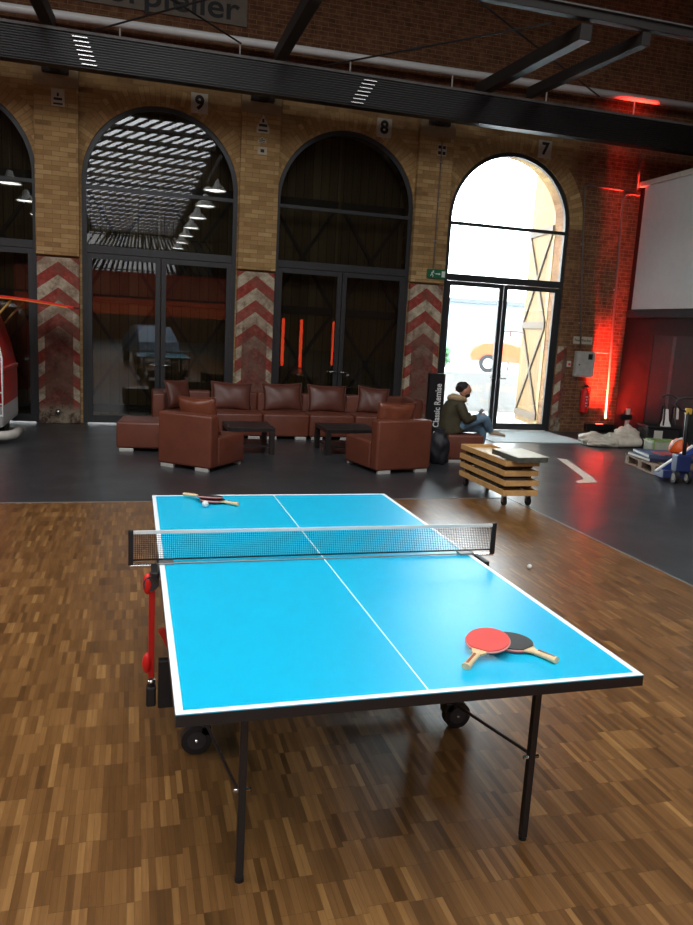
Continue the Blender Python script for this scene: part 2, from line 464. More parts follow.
for i in range(22): mb.cyl((-6.2 + i * .56, -45.5, 4.0), (-0.2 + (i - 11) * .25, -45.5, 9.0), .10, 6); mb.cyl((-6.2 + i * .56, -45.4, 9.0), (-.2 + (i - 11) * 1.0, -45.4, 4.0), .07, 6)
for i in range(6): mb.b2((-6.3, -45.6, 4.0 + i * .95), (5.9, -45.5, 4.1 + i * .95))
struct(mb, 'trim_22', M_tie)

for n_, (xa, xb, ya, yb) in enumerate(((5.0, 8.0, -4.5, 3.5), (-11.5, -8.5, -4, 5))):  # panes added above the side fill lamps, not known roof windows
    mb = MB(); mb.b2((xa, ya, ZT - .03), (xb, yb, ZT)); struct(mb, 'window_%d' % (3 + n_), M_offwhite)

# black partition on the right with the screen
PX = 8.97
M_part = pm('charcoal_partition_paint', S(27, 27, 29), 0.55, var=.08)
struct(MB().b2((PX, 2.0, 0), (PX + .25, YW, 5.06)), 'wall_right', M_part)
mb = MB(); mb.b2((PX - .03, 6.4, 2.06), (PX, 9.52, 2.14)); mb.b2((PX - .03, 9.42, 0), (PX, 9.52, 2.06)); mb.b2((PX - .03, 6.4, 0), (PX, 6.5, 2.06))
d = struct(mb, 'door_5', pm('black_door_frame', S(24, 24, 25), .45))
MB().b2((PX - .015, 6.5, 0.01), (PX, 9.42, 2.06)).build('door_leaf', pm('charcoal_door_leaf', S(54, 56, 57), .5), d)
MB().b2((PX - .025, 8.78, 0.02), (PX - .015, 8.86, 2.05)).build('cover_strip', pm('mid_grey_strip', S(88, 90, 90), .5), d)
struct(MB().b2((PX - .10, 5.0, 2.40), (PX, 10.25, 2.54), .01), 'trim_21', M_steel)
s = thing('projection_screen', 'large pale grey projection screen on the black partition at the right', 'screen', (PX - .07, 7.6, 2.56))
MB().b2((-.012, -2.6, .0), (.012, 2.55, 2.40)).build('screen_fabric', pm('screen_fabric', S(206, 208, 206), .8, var=.03), s)
MB().b2((-.05, -2.75, 2.40), (.05, 2.70, 2.50), .008).build('top_casing', M_offwhite, s)
MB().cyl((0, -2.6, -.005), (0, 2.55, -.005), .016).build('bottom_bar', M_black, s)

# ------------------------------------------------------------------ arched glazed doors
YF0, YF1 = 10.43, 10.50
def arch_ring(mb, xc, r1, r2, y0, y1, n=40):
    for i in range(n):
        a, b = PI * i / n, PI * (i + 1) / n
        P = lambda t, r, y: (xc - r * math.cos(t), y, SPR + r * math.sin(t))
        mb.quad([P(a, r1, y0), P(b, r1, y0), P(b, r2, y0), P(a, r2, y0)])
        mb.quad([P(a, r1, y1), P(b, r1, y1), P(b, r2, y1), P(a, r2, y1)])
        mb.quad([P(a, r1, y0), P(b, r1, y0), P(b, r1, y1), P(a, r1, y1)])
        mb.quad([P(a, r2, y0), P(b, r2, y0), P(b, r2, y1), P(a, r2, y1)])
def glazed_door(idx, xc):
    mb = MB(); J = .075
    arch_ring(mb, xc, RAD - J, RAD, YF0, YF1)
    for sgn in (-1, 1):
        mb.b2((xc + sgn * (RAD - J), YF0, 0), (xc + sgn * RAD, YF1, SPR))
    mb.b2((xc - RAD + J, YF0 - .01, 2.89), (xc + RAD - J, YF1, 3.02), .006)
    mb.b2((xc - RAD + J, YF0, 3.925), (xc + RAD - J, YF1, 3.985))
    d = struct(mb, 'door_%d' % idx, M_frame, fix=True)
    for sgn in (-1, 1):
        x0, x1 = sorted((xc + sgn * .006, xc + sgn * (RAD - J)))
        m = MB(); z0, z1 = .01, 2.885; w = .085
        m.b2((x0, YF0, z0), (x0 + w, YF1 - .01, z1), .005); m.b2((x1 - w, YF0, z0), (x1, YF1 - .01, z1), .005)
        m.b2((x0 + w, YF0, z1 - w), (x1 - w, YF1 - .01, z1)); m.b2((x0 + w, YF0, z0), (x1 - w, YF1 - .01, z0 + .13))
        lf = m.build('leaf_frame', M_frame, d)
        MB().b2((x0 + w - .005, 10.462, z0 + .125), (x1 - w + .005, 10.468, z1 - w + .005)).build('glass_pane', M_glass, lf)
        h = MB(); hx = xc + sgn * .05
        h.cyl((hx, YF0, 1.05), (hx, YF0 - .06, 1.05), .011); h.tube([(hx, YF0 - .055, 1.05), (hx + sgn * .04, YF0 - .06, 1.05), (hx + sgn * .13, YF0 - .06, 1.05)], .010)
        h.build('lever_handle', M_chrome, lf, smooth=True)
    MB().b2((xc - RAD + J - .005, 10.462, 3.015), (xc + RAD - J + .005, 10.468, 3.93)).build('glass_pane', M_glass, d)
    m = MB(); n = 40; rg = RAD - J + .004
    prof = [(xc - rg, 3.98)] + [(xc - rg * math.cos(PI * i / n), SPR + rg * math.sin(PI * i / n)) for i in range(n + 1)] + [(xc + rg, 3.98)]
    m.prism([(x, z) for x, z in prof], .006, Matrix.Translation((0, 10.468, 0)) @ Matrix.Rotation(PI / 2, 4, 'X'))
    m.build('glass_pane', M_glass, d)
    return d
for i, (xc, num) in enumerate(doors): glazed_door(i + 1, xc)

# timber barn doors in the outer face of the wall (shut behind three arches, one leaf folded back at the fourth)
M_brace = pm('grey_weathered_brace', S(84, 70, 56), .7)
def barn_leaf(name, sgn, label=None):
    """sgn -1: hinge at local x=0, leaf runs to -x;  planks in the xz plane, braces on the -y face"""
    RR = RAD + .05; W = RR; n = 20
    pts = [(0, 0.03), (sgn * W, 0.03)]
    arc = []
    for i in range(n + 1):
        x = W * (1 - i / n)              # distance from hinge
        z = SPR + math.sqrt(max(0, RR ** 2 - (RR - x) ** 2))
        arc.append((sgn * x, z))
    poly = pts + arc
    r = thing(name, label or 'x', 'door') if label else None
    m = MB(); m.prism(poly, .045, Matrix.Translation((0, .045, 0)) @ Matrix.Rotation(PI / 2, 4, 'X'))
    pl = m.build('planks', M_barn, r)
    b = MB()
    for z in (.22, 2.16, 4.12): b.b2((sgn * .04, -.035, z - .07), (sgn * (W - .03), 0.0, z + .07), .004)
    for z0, z1 in ((.29, 2.09), (2.23, 4.05)):
        for q in (0, 1):
            a = Vector((sgn * .07, -.0175, z0 if q else z1)); c = Vector((sgn * (W - .07), -.0175, z1 if q else z0))
            dd = c - a; ang = math.atan2(dd.z, dd.x)
            b.box((0, 0, 0), (dd.length, .03 + .004 * q, .06), 0, Matrix.Translation((a + c) / 2) @ Matrix.Rotation(-ang, 4, 'Y'))
    br = b.build('brace', M_brace, r or pl)
    return r or pl
names = ['left of the painted pillar', 'under number 9', 'under number 8']
for i, (xc, num) in enumerate(doors[:3]):
    for sgn in (-1, 1):
        o = barn_leaf('door_%d' % (6 + i * 2 + (sgn > 0)), -sgn)
        o.location = (xc + sgn * (RAD + .05), YO + .002, 0); o['kind'] = 'structure'
op = barn_leaf('barn_door', -1, 'open honey coloured plank barn door leaf with crossed braces outside arch 7')
op.location = (doors[3][0] + RAD + .0, YO + .03, 0); op.rotation_euler = (0, 0, R(-98))

# ------------------------------------------------------------------ outside the open arch
struct(MB().b2((-30, YO, -.25), (80, 80, 0.0)), 'ground', pm('pale_concrete_yard', S(176, 178, 178), .9, var=.06, vs=.5))
b = thing('building', 'long pale grey flat roofed building across the yard', 'building', (24, 48, 0))
MB().b2((-24, 0, 0), (30, 10, 4.25)).build('wall', pm('pale_cladding', S(116, 126, 132), .7, var=.04, vs=.3), b)
MB().b2((-24.2, -.3, 4.25), (30.2, 10.2, 4.55)).build('roof_edge', pm('grey_roof_edge', S(70, 74, 78), .6), b)
w = thing('yard_sign', 'low white lettered sign wall in the yard outside arch 7', 'sign', (7.4, 13.9, 0))
MB().b2((-.9, 0, 0), (1.35, .12, .98), .01).build('panel', pm('pale_grey_sign_panel', S(168, 174, 178), .6, var=.02), w)
text_mesh('lettering', 'Classic Remise', .30, M_offwhite, w, (.22, -.003, .60), ext=.002, bold=.004)
text_mesh('lettering', 'Berlin', .17, M_offwhite, w, (.3, -.003, .27), ext=.002)

def make_car(name, label, loc, rz, col, k=1.0):
    c = thing(name, label, 'car', loc, rz); c.scale = (k, k, k)
    paint = pm('car_paint_' + name, col, .25, coat=.5, var=.03)
    prof = [(-2.0, .45), (-2.08, .75), (-1.98, 1.0), (-1.6, 1.17), (-1.1, 1.22), (-.75, 1.24), (-.35, 1.54), (.2, 1.6), (.9, 1.55), (1.45, 1.25), (1.9, .95), (2.02, .6), (1.95, .42)]
    rings = []
    for yy, k in ((-.82, .93), (-.78, 1.0), (0, 1.03), (.78, 1.0), (.82, .93)):
        rings.append([(x * (0.97 if abs(yy) > .8 else 1), yy * (1 - max(0, z - 1.0) * .28), .42 + (z - .42) * k) for x, z in prof])
    MB().loft(rings).build('body', paint, c, smooth=False)
    for sx in (-1.3, 1.25):
        for sy in (-1, 1):
            m = MB(); m.cyl((sx, sy * .66, .36), (sx, sy * .84, .36), .36, 24); wl = m.build('wheel', M_black, c)
            MB().cyl((sx, sy * .835, .36), (sx, sy * .855, .36), .2, 20).build('hub_cap', M_chrome, wl)
    for sy in (-1, 1):
        MB().prism([(-.62, 1.20), (-.32, 1.46), (.25, 1.50), (.25, 1.16)], .02, Matrix.Translation((0, sy * .76 + .01, 0)) @ Matrix.Rotation(PI / 2, 4, 'X')).build('window', pm('car_glass', S(120, 140, 150), .1), c)
        MB().prism([(.32, 1.12), (.32, 1.46), (.85, 1.43), (1.2, 1.14)], .02, Matrix.Translation((0, sy * .76 + .01, 0)) @ Matrix.Rotation(PI / 2, 4, 'X')).build('window', pm('car_glass', S(120, 140, 150), .1), c)
        for sx in (-1.98, 1.94):
            MB().ball((sx, sy * .55, .72), .09, 2, (.5, 1, 1)).build('light', M_white, c, smooth=True)
    for sx in (-2.06, 2.03): MB().b2((sx - .05, -.8, .42), (sx + .05, .8, .54), .03).build('bumper', M_chrome, c)
    return c
make_car('vintage_car', 'orange vintage car parked in the yard behind the white sign', (19.45, 33.75, 0), R(-28), S(168, 76, 46), 1.35)
rk = thing('roll_frame', 'dark open canopy frame standing behind the orange car', 'frame', (20.0, 36.4, 0))
m = MB()
for x in (-.75, .05, .8): m.cyl((x, 0, 0), (x, 0, 2.25), .05, 8)
MB().tube([(-.8, 0, 2.1), (-.3, 0, 2.27), (.4, 0, 2.3), (.95, 0, 2.2)], .05).build('top_rail', pm('rust_red_steel', S(80, 46, 40), .5), rk, smooth=True)
m.build('post', pm('rust_red_steel', S(80, 46, 40), .5), rk)
hd = thing('hedge', 'clipped green hedge at far left of the yard', 'hedge', (16.0, 38, 0))
m = MB(); rn = random.Random(3)
for i in range(260): m.ball((rn.uniform(-2.2, 1.0), rn.uniform(-.35, .35), rn.uniform(.15, 1.15)), rn.uniform(.1, .2), 1)
m.build('leaves', pm('hedge_leaf_green', S(62, 96, 64), .8, var=.3), hd)

# ------------------------------------------------------------------ overhead steel
g = thing('girder', 'long dark ribbed steel girder running along the top of the arch wall', 'girder', (0, 0, 0))
YB0, YB1, ZB0, ZB1 = 9.2, 9.42, 5.43, 5.91
m = MB(); m.b2((-9, YB0 + .02, ZB0), (13.8, YB1, ZB1 - .03)); m.build('core', M_girder, g)
m = MB()
nr = 12
for i in range(nr):
    z = ZB0 + .02 + (ZB1 - ZB0 - .05) * i / nr
    m.b2((-9, YB0, z), (13.8, YB0 + .02, z + .031), .004, seg=1)
m.build('ribbed_cladding', M_girder, g)
MB().b2((-9, YB0 - .03, ZB1 - .03), (13.8, YB1 + .03, ZB1 + .01)).build('top_flange', pm('grey_flange', S(96, 94, 92), .5), g)
for xx, sk in ((-1.58, .022), (2.70, -.034)):  # slanted chrome bars standing in for skylight glints on the girder
    m = MB()
    for i in range(7):
        x = xx - sk * (i - 3)
        m.b2((x - .11, YB0 - .03, ZB0 + .03 + i * .060), (x + .11, YB0 - .005, ZB0 + .05 + i * .060), .005)
    m.build('splice_ladder', M_chrome, g)
for xc in pil:
    m = MB(); m.b2((xc - .20, 10.16, 5.58), (xc + .20, 10.27, 5.70), .01); m.b2((xc - .07, YB1, 5.58), (xc + .07, 10.27, 5.68)); m.build('bracket', M_tie, g)
TD = Vector((0.032, 0.9972, 0.0676))
def tie(label, x, y, z, L, w, h):
    a = Vector((x, y, z)); bq = a - TD * L
    o = thing('tie_beam', label, 'beam', (0, 0, 0), group='roof tie beams')
    d = bq - a; ang = math.atan2(d.z, math.hypot(d.x, d.y))
    Mx = Matrix.Translation((a + bq) / 2) @ Matrix.Rotation(math.atan2(d.y, d.x), 4, 'Z') @ Matrix.Rotation(-ang, 4, 'Y')
    MB().box((0, 0, 0), (L, w, h), .006, Mx).build('timber', M_tie, o)
    MB().box((L / 2 - .3, 0, h / 2 + .008), (.5, w * .6, .014), 0, Mx).build('plate', M_steel, o)
    return o
tie('dark roof tie beam at the top left above the first painted pillar', -2.12, 9.9, 6.18, 8, .17, .2)
tie('dark roof tie beam above the pillar between arches 9 and 8', 1.42, 9.9, 6.22, 8, .17, .2)
tie('upper left of the two slanting tie beams above arch 7', 5.03, 9.9, 6.16, 3.6, .17, .2)
tie('lower right of the two slanting tie beams above arch 7', 5.95, 9.75, 6.20, 3.46, .13, .17)
p = thing('purlin', 'dark roof beam crossing the upper right corner above the tie beams', 'beam')
MB().b2((2.2, 6.26, 6.07), (13.9, 6.38, 6.18), .006).build('beam', M_tie, p)
MB().b2((2.2, 6.22, 6.18), (13.9, 6.42, 6.20)).build('top_plate', pm('grey_flange', S(96, 94, 92), .5), p)
cd = thing('cable_tray', 'long white service pipe above the girder', 'pipe')
MB().cyl((-10, 10.12, 6.30), (13.5, 10.12, 6.60), .065, 12).build('pipe', pm('gloss_white_pipe', S(240, 242, 240), .25, var=.02), cd, smooth=True)
for i in range(10):
    x = -4.9 + i * 1.9; z = 6.30 + (x + 10) * .0128
    MB().cyl((x, 10.12, 5.92), (x, 10.12, z + .02), .014, 6).build('hanger', M_offwhite, cd)
for lab, a, bq in [('thin diagonal brace rod above arch 7 crossing the slanting tie beams', (2.2, 6.05, 6.42), (7.8, 10.2, 6.42)),
                   ('thin diagonal brace rod above arch 8', (2.25, 10.2, 6.28), (4.71, 6.9, 6.2)),
                   ('thin brace rod rising left to right across the lettered sign', (-1.5, 10.2, 6.28), (1.3, 6.6, 6.2)),
                   ('thin brace rod falling left to right across the lettered sign', (-1.4, 7.4, 6.30), (.80, 10.0, 6.36))]:
    o = thing('brace_rod', lab, 'rod'); MB().cyl(a, bq, .014, 6).build('rod', M_tie, o)
    a, bq = Vector(a), Vector(bq); c = a.lerp(bq, .45); dd = (bq - a).normalized() * .12
    MB().cyl(c - dd, c + dd, .024, 8).build('turnbuckle', M_steel, o)

# lettered sign high on the wall and the arch numbers
s = thing('lettered_sign', 'long pale sign board with black letters high on the brick wall', 'sign', (-.38, YW, 6.99))
MB().b2((-1.55, -.03, -.24), (1.32, 0, .24), .004).build('board', pm('aged_sign_board', S(112, 102, 90), .7), s)
text_mesh('lettering', 'Torpfeiler', .50, M_text, s, (-.07, -.032, -.01), bold=.007, sx=1.22)
for num, x in (('9', .18), ('8', 3.46), ('7', 6.72)):
    s = thing('number_plate', 'white plate with black number %s above the arch' % num, 'number plate', (x, YW - .012, 5.46), group='arch number plates')
    MB().b2((-.14, -.012, -.16), (.14, .012, .16), .002).build('plate', pm('weathered_white_plate', S(186, 178, 160), .6), s)
    text_mesh('numeral', num, .30, M_text, s, (0, -.014, 0), bold=.012)
def notice(label, x, z, w, h, kind, y=10.28):
    s = thing('notice', label, 'notice', (x, y, z), group='notices on the pillars')
    pmn = pm('aged_paper', S(182, 172, 152), .7)
    if kind == 'tri': MB().prism([(-w / 2, -h / 2), (w / 2, -h / 2), (w / 2, -h * .2), (0, h / 2), (-w / 2, -h * .2)], .006, Matrix.Rotation(PI / 2, 4, 'X')).build('sheet', pmn, s)
    else: MB().b2((-w / 2, -.006, -h / 2), (w / 2, 0, h / 2)).build('sheet', pmn, s)
    m = MB()
    if kind == 'grid':
        for a in (-.25, .25):
            for c in (-.25, .25): MB().b2((a * w - .16 * w, -.009, c * h - .14 * h), (a * w + .16 * w, -.006, c * h + .14 * h)).build('print', M_text, s)
    elif kind == 'dot': m.b2((-.2 * w, -.009, -.22 * h), (.2 * w, -.006, .22 * h))
    else:
        m.b2((-.08 * w, -.009, .06 * h), (.08 * w, -.006, .26 * h)); m.b2((-.32 * w, -.009, -.16 * h), (.32 * w, -.006, -.02 * h)); m.b2((-.36 * w, -.009, -.42 * h), (.36 * w, -.006, -.32 * h))
    if kind != 'grid': m.build('print', M_text, s)
notice('small white paper notice high on the left painted pillar', -2.05, 5.24, .20, .26, 'bars')
notice('pointed white notice high on the pillar between arches 9 and 8', 1.25, 5.24, .22, .30, 'tri')
notice('tiny white notice just below the pointed notice', 1.24, 4.98, .15, .10, 'tri')
notice('lowest of the three small white notices on the pillar between arches 9 and 8', 1.25, 4.80, .16, .12, 'dot')
notice('small notice of four dark squares on the pillar beside arch 7', 4.56, 5.18, .18, .2, 'grid')
e = thing('exit_sign', 'green emergency exit sign on the pillar left of arch 7', 'sign', (4.62, 10.28, 2.97))
MB().b2((-.19, -.05, -.085), (.19, 0, .085), .008).build('housing', pm('exit_green', S(20, 104, 70), .4), e)
m = MB(); y0, y1 = -.054, -.049
m.ball((-.075, -.052, .045), .016, 2, (1, .3, 1))
for a, bq, w in (((-.085, .03), (-.105, -.005), .02), ((-.105, -.005), (-.075, -.03), .014), ((-.075, -.03), (-.085, -.06), .013), ((-.105, -.005), (-.13, -.04), .014), ((-.085, .03), (-.055, .01), .011), ((-.085, .03), (-.115, .02), .011)):
    a3, b3 = Vector((a[0], -.0515, a[1])), Vector((bq[0], -.0515, bq[1])); dd = b3 - a3
    m.box((0, 0, 0), (dd.length + w * .5, .005, w), 0, Matrix.Translation((a3 + b3) / 2) @ Matrix.Rotation(-math.atan2(dd.z, dd.x), 4, 'Y'))
m.b2((-.03, y0, -.009), (.05, y1, .009)); m.prism([(.04, -.025), (.075, 0), (.04, .025)], .005, Matrix.Translation((0, y1, 0)) @ Matrix.Rotation(PI / 2, 4, 'X'))
m.b2((.095, y0, -.055), (.16, y1, .055)); m.build('pictogram', pm('exit_white', S(226, 240, 228), .5, var=.02), e)
cb = thing('conduit', 'thin grey cable conduit running down the pillar to the exit sign', 'conduit', (4.55, 10.265, 3.06))
MB().cyl((0, 0, 0), (0, 0, 2.28), .012, 8).build('tube', M_pipe, cb)
for z in (.5, 1.2, 1.9): MB().b2((-.025, -.015, z), (.025, .015, z + .02)).build('clip', M_grey, cb)
bt = thing('door_stop', 'small round metal door stop low on the left painted pillar', 'stop', (-2.10, 10.285, .21))
MB().cyl((0, 0, 0), (0, -.05, 0), .03, 12).build('stem', M_black, bt)
MB().ball((0, -.07, 0), .05, 2).build('knob', M_chrome, bt, smooth=True)

# pipes, box, extinguisher and lamp on the right-hand brick pier
def pipe_run(label, pts, r=.018):
    o = thing('wall_pipe', label, 'pipe'); MB().tube(pts, r, 8).build('pipe', M_pipe, o, smooth=True)
    for q in range(len(pts) - 1):
        a, c = Vector(pts[q]), Vector(pts[q + 1])
        if (a - c).length > .8:
            mid = a.lerp(c, .35); MB().box((mid.x, YW - .012, mid.z), (.07, .024, .03)).build('clamp', M_grey, o)
pipe_run('left of the two upright pipes on the red lit brick pier', [(7.95, YW - .03, 1.72), (7.80, YW - .03, 3.2), (7.66, YW - .03, 4.85), (7.70, YW - .03, 4.9), (8.85, YW - .03, 4.88)])
pipe_run('right upright pipe with a bent top on the red lit brick pier', [(8.72, YW - .035, .30), (8.66, YW - .035, 2.0), (8.55, YW - .035, 4.70), (8.60, YW - .035, 4.80), (8.70, YW - .035, 4.83), (8.93, YW - .035, 4.83)], .022)
pipe_run('short pipe in the corner between girder and screen', [(8.86, YW - .035, 4.93), (8.84, YW - .035, 5.6)], .03)
pipe_run('short level pipe beside the grey wall box', [(8.28, YW - .03, 1.66), (8.62, YW - .03, 1.66)], .012)
m = thing('junction_box', 'small square cable box on the pier left of the grey cabinet', 'box', (7.72, YW, 1.40))
MB().b2((-.04, -.04, -.06), (.04, 0, .06), .006).build('body', M_offwhite, m); MB().b2((-.025, -.046, -.03), (.025, -.04, .02)).build('cover', M_red, m)
cx = thing('wall_cabinet', 'pale grey metal cabinet on the brick pier above the fire extinguisher', 'cabinet', (8.05, YW, 1.15))
MB().b2((-.21, -.12, 0), (.21, 0, .52), .008).build('body', pm('pale_grey_enamel', S(176, 172, 164), .5), cx)
dr = MB().b2((-.195, -.13, .015), (.195, -.12, .505), .004).build('door', pm('pale_grey_enamel', S(176, 172, 164), .5), cx)
MB().b2((.04, -.134, .36), (.14, -.13, .47)).build('window', M_text, dr)
MB().cyl((-.16, -.13, .25), (-.16, -.145, .25), .014).build('lock', M_chrome, dr)
sg = thing('wall_sign', 'narrow white sign with small black lettering on the brick pier', 'sign', (8.0, YW, 1.89))
MB().b2((-.22, -.012, -.075), (.22, 0, .075)).build('plate', pm('aged_paper', S(182, 172, 152), .7), sg)
text_mesh('lettering', 'Feuerlöscher', .075, M_text, sg, (0, -.013, .0), ext=.001, bold=.001)
ex = thing('fire_extinguisher', 'red fire extinguisher hanging on the brick pier under the grey cabinet', 'fire extinguisher', (8.12, YW - .11, .42))
MB().lathe([(.0, 0), (.075, .005), (.082, .03), (.082, .40), (.07, .46), (.03, .49), (.022, .52), (.0, .52)], 24).build('cylinder', M_red, ex, smooth=True)
MB().b2((-.03, -.02, .52), (.05, .02, .57), .01).build('valve', M_black, ex)
MB().tube([(.04, 0, .55), (.11, 0, .52), (.12, 0, .3), (.1, 0, .12)], .012).build('hose', M_black, ex, smooth=True)
m = MB()
for z, w in ((.33, .05), (.27, .03), (.2, .05), (.14, .035)): m.box((0, -.081, z), (w, .006, .02))
m.build('label_print', M_textw, ex)
MB().b2((-.04, .08, .3), (.04, .11, .42)).build('wall_hook', M_black, ex)
ul = thing('floor_spotlight', 'black floor spotlight throwing red light up the brick pier', 'spotlight', (8.56, 10.33, 0))
MB().b2((-.20, -.07, 0), (.20, .06, .02), .004).build('base', M_black, ul)
m = MB(); m.b2((-.33, -.045, .05), (.33, .045, .18), .008); m.b2((-.12, -.03, .015), (-.10, .03, .06)); m.b2((.10, -.03, .015), (.12, .03, .06)); m.build('housing', M_black, ul)
MB().b2((-.08, -.02, .18), (.08, .02, .186)).build('lens', emit('red_lens', (1, .10, .05, 1), 4), ul)

# hanging lamps further back in the hall (they show as reflections in the glass)
for i in range(11):
    x, y = (2.0, -5 - i * 4.0) if i < 7 else (-5.4, -8 - (i - 7) * 4.5)
    l = thing('pendant_lamp', 'white enamel pendant lamp hanging in the hall behind the table tennis area', 'lamp', (x, y, 6.6), group='pendant lamps down the hall')
    MB().lathe([(.05, .5), (.12, .46), (.16, .3), (.42, .05), (.45, 0), (.44, 0), (.40, .05), (.14, .29), (.05, .4)], 24).build('shade', M_white, l, smooth=True)
    MB().cyl((0, 0, .03), (0, 0, .05), .38, 20).build('diffuser', emit('lamp_glow', (1, .96, .88, 1), 9), l)
    MB().cyl((0, 0, .5), (0, 0, 2.4), .012, 6).build('cord', M_black, l)
bl = thing('gallery_front', 'long orange red gallery front behind the table tennis area', 'gallery', (-1.0, -13.0, 0))
MB().b2((-5, -.2, 2.0), (5.4, .1, 2.75)).build('fascia', pm('orange_red_cloth', S(220, 84, 34), .7), bl)
MB().b2((-5, -2.2, 2.85), (5.4, .1, 3.95)).build('upper_fascia', pm('dull_red_cloth', S(150, 50, 30), .7), bl)
for x in (-4.8, 0.2, 5.2): MB().b2((x - .1, -.15, 0), (x + .1, .05, 3.9)).build('post', M_tie, bl)
for j, x in enumerate((5.6, 6.5, 8.1)):  # glowing tubes added in place of red lit pillars mirrored in the glass
    l = thing('light_tube', 'upright red light tube at the side of the hall', 'lamp', (x, -9.5 - j * .3, 0), group='red light tubes')
    MB().b2((-.12, -.12, 0), (.12, .12, .04)).build('base', M_black, l); MB().cyl((0, 0, .04), (0, 0, 2.2), .07, 12).build('tube', emit('red_tube_glow', (1, .07, .02, 1), 3.0), l)
make_car('vintage_saloon', 'pale blue vintage saloon car behind the camera in the hall', (-.2, -9.2, 0), R(80), S(120, 150, 180))

# ------------------------------------------------------------------ table tennis table
T = thing('table_tennis_table', 'bright blue table tennis table with white lines on black legs', 'table', (0, 0, 0))
HW, HL, HT = .7625, 1.37, .76
M_blue = pm('blue_table_coating', S(2, 182, 222), .36, var=.02, spec=.6)
M_line = pm('white_court_line', S(236, 240, 244), .45, var=.01)
for sgn in (-1, 1):
    y0, y1 = sorted((sgn * .004, sgn * HL))
    tp = MB().b2((-HW, y0, HT - .003), (HW, y1, HT)).b2((-HW + .03, y0 + .03 * (sgn < 0), HT - .022), (HW - .03, y1 - .03 * (sgn > 0), HT - .003)).build('table_half', M_blue, T)
    m = MB(); t = .0008; L = .022
    ys = sorted((sgn * .006, sgn * HL))
    m.b2((-HW, ys[0], HT), (-HW + L, ys[1], HT + t)); m.b2((HW - L, ys[0], HT), (HW, ys[1], HT + t))
    ye = sorted((sgn * (HL - L), sgn * HL)); m.b2((-HW + L, ye[0], HT), (HW - L, ye[1], HT + t))
    yc = sorted((sgn * .006, sgn * (HL - L))); m.b2((-.0025, yc[0], HT), (.0025, yc[1], HT + t))
    m.build('court_lines', M_line, tp)
    m = MB(); zt, zb = HT - .003, HT - .038
    for sx in (-1, 1):
        x0, x1 = sorted((sx * HW, sx * (HW - .028))); m.b2((x0, y0, zb), (x1, y1, zt))
    for yy in (sgn * HL, sgn * .04):
        a, bq = sorted((yy, yy - sgn * .025)); m.b2((-HW + .028, a, zb), (HW - .028, bq, zt))
    m.build('frame_rail', M_blackmetal, T)
    for sx in (-1, 1):
        yl = sgn * 1.115
        lg = MB().b2((sx * .53 - .0125, yl - .0125, .012), (sx * .53 + .0125, yl + .0125, zt), .002).build('leg', M_blackmetal, T)
        MB().cyl((sx * .53, yl, 0), (sx * .53, yl, .014), .016, 12).build('rubber_foot', M_black, lg)
        m = MB(); m.cyl((sx * .53 - .03, yl, .335), (sx * .53 + .03, yl, .335), .007, 8); m.build('bolt', M_chrome, lg, smooth=True)
        MB().cyl((sx * .545, yl, .335), (sx * .57, sgn * .33, .14), .007, 8).build('brace_rod', M_blackmetal, T)
    m = MB(); m.b2((-.60, sgn * 1.10 - .0125, zb - .02), (.60, sgn * 1.10 + .0125, zb)); m.build('cross_rail', M_blackmetal, T)
uc = MB()
for sx in (-1, 1):
    uc.b2((sx * .57 - .02, -.33, .085), (sx * .57 + .02, .33, .125), .003)
    uc.b2((sx * .57 - .02, -.06, .125), (sx * .57 + .02, -.03, .70), .003); uc.b2((sx * .57 - .02, .03, .125), (sx * .57 + .02, .06, .70), .003)
uc.b2((-.55, -.02, .09), (.55, .02, .12)); uc.build('undercarriage', M_blackmetal, T)
for sx in (-1, 1):
    for sy in (-1, 1):
        x = -.585 if sx < 0 else .535
        xx = sx * .61
        yy = sy * .31
        wl = MB().cyl((xx, yy - .02, .065), (xx, yy + .02, .065), .065, 28).build('wheel', M_black, T)
        m = MB(); m.cyl((xx, yy - .023, .065), (xx, yy + .023, .065), .040, 20); hb = m.build('hub', pm('grey_hub', S(52, 52, 54), .5), wl)
        MB().ball((xx, yy - .024, .065), .010, 2).build('hub_bolt', M_chrome, wl)
        MB().b2((sx * .59 - .03, yy - .06 * sy - .02, .05), (sx * .59 + .03, yy - .06 * sy + .02, .15), .006).build('wheel_bracket', M_black, T)
for sx in (-1, 1):
    x = sx * .795
    MB().b2((x - .013, -.066, .24), (x + .013, -.040, .70), .003).build('safety_lever', pm('red_lever_paint', S(196, 26, 22), .4), T)
    for z in (.685, .31): MB().ball((x + sx * .018, -.055, z), .05, 3, (.45, .5, 1)).build('lever_grip', M_red, T, smooth=True)
    m = MB(); m.cyl((x - sx * .01, -.05, .735), (x - sx * .01, -.05, .675), .022, 14); m.cyl((x + sx * .005, -.075, .69), (x + sx * .005, -.025, .69), .034, 16); m.build('latch', pm('dark_grey_plastic', S(58, 58, 62), .4), T)
    m = MB(); m.b2((x - .022, -.08, .105), (x + .022, -.035, .20), .008); m.cyl((x, -.0575, .195), (x, -.0575, .225), .018, 14); m.build('latch_foot', M_black, T)
    MB().ball((x, -.0575, .222), .02, 2, (1, 1, .6)).build('foot_cap', M_chrome, T, smooth=True)
    a, bq = sorted((sx * .60, sx * .765)); m = MB(); m.b2((a, -.09, .10), (bq, -.045, .33), .006); m.build('latch_plate', M_black, T)
    m = MB(); m.box((sx * .72, -.06, .40), (.03, .025, .16), .004, None, (0, sx * R(25), 0)); m.build('release_strap', pm('red_lever_paint', S(196, 26, 22), .4), T)
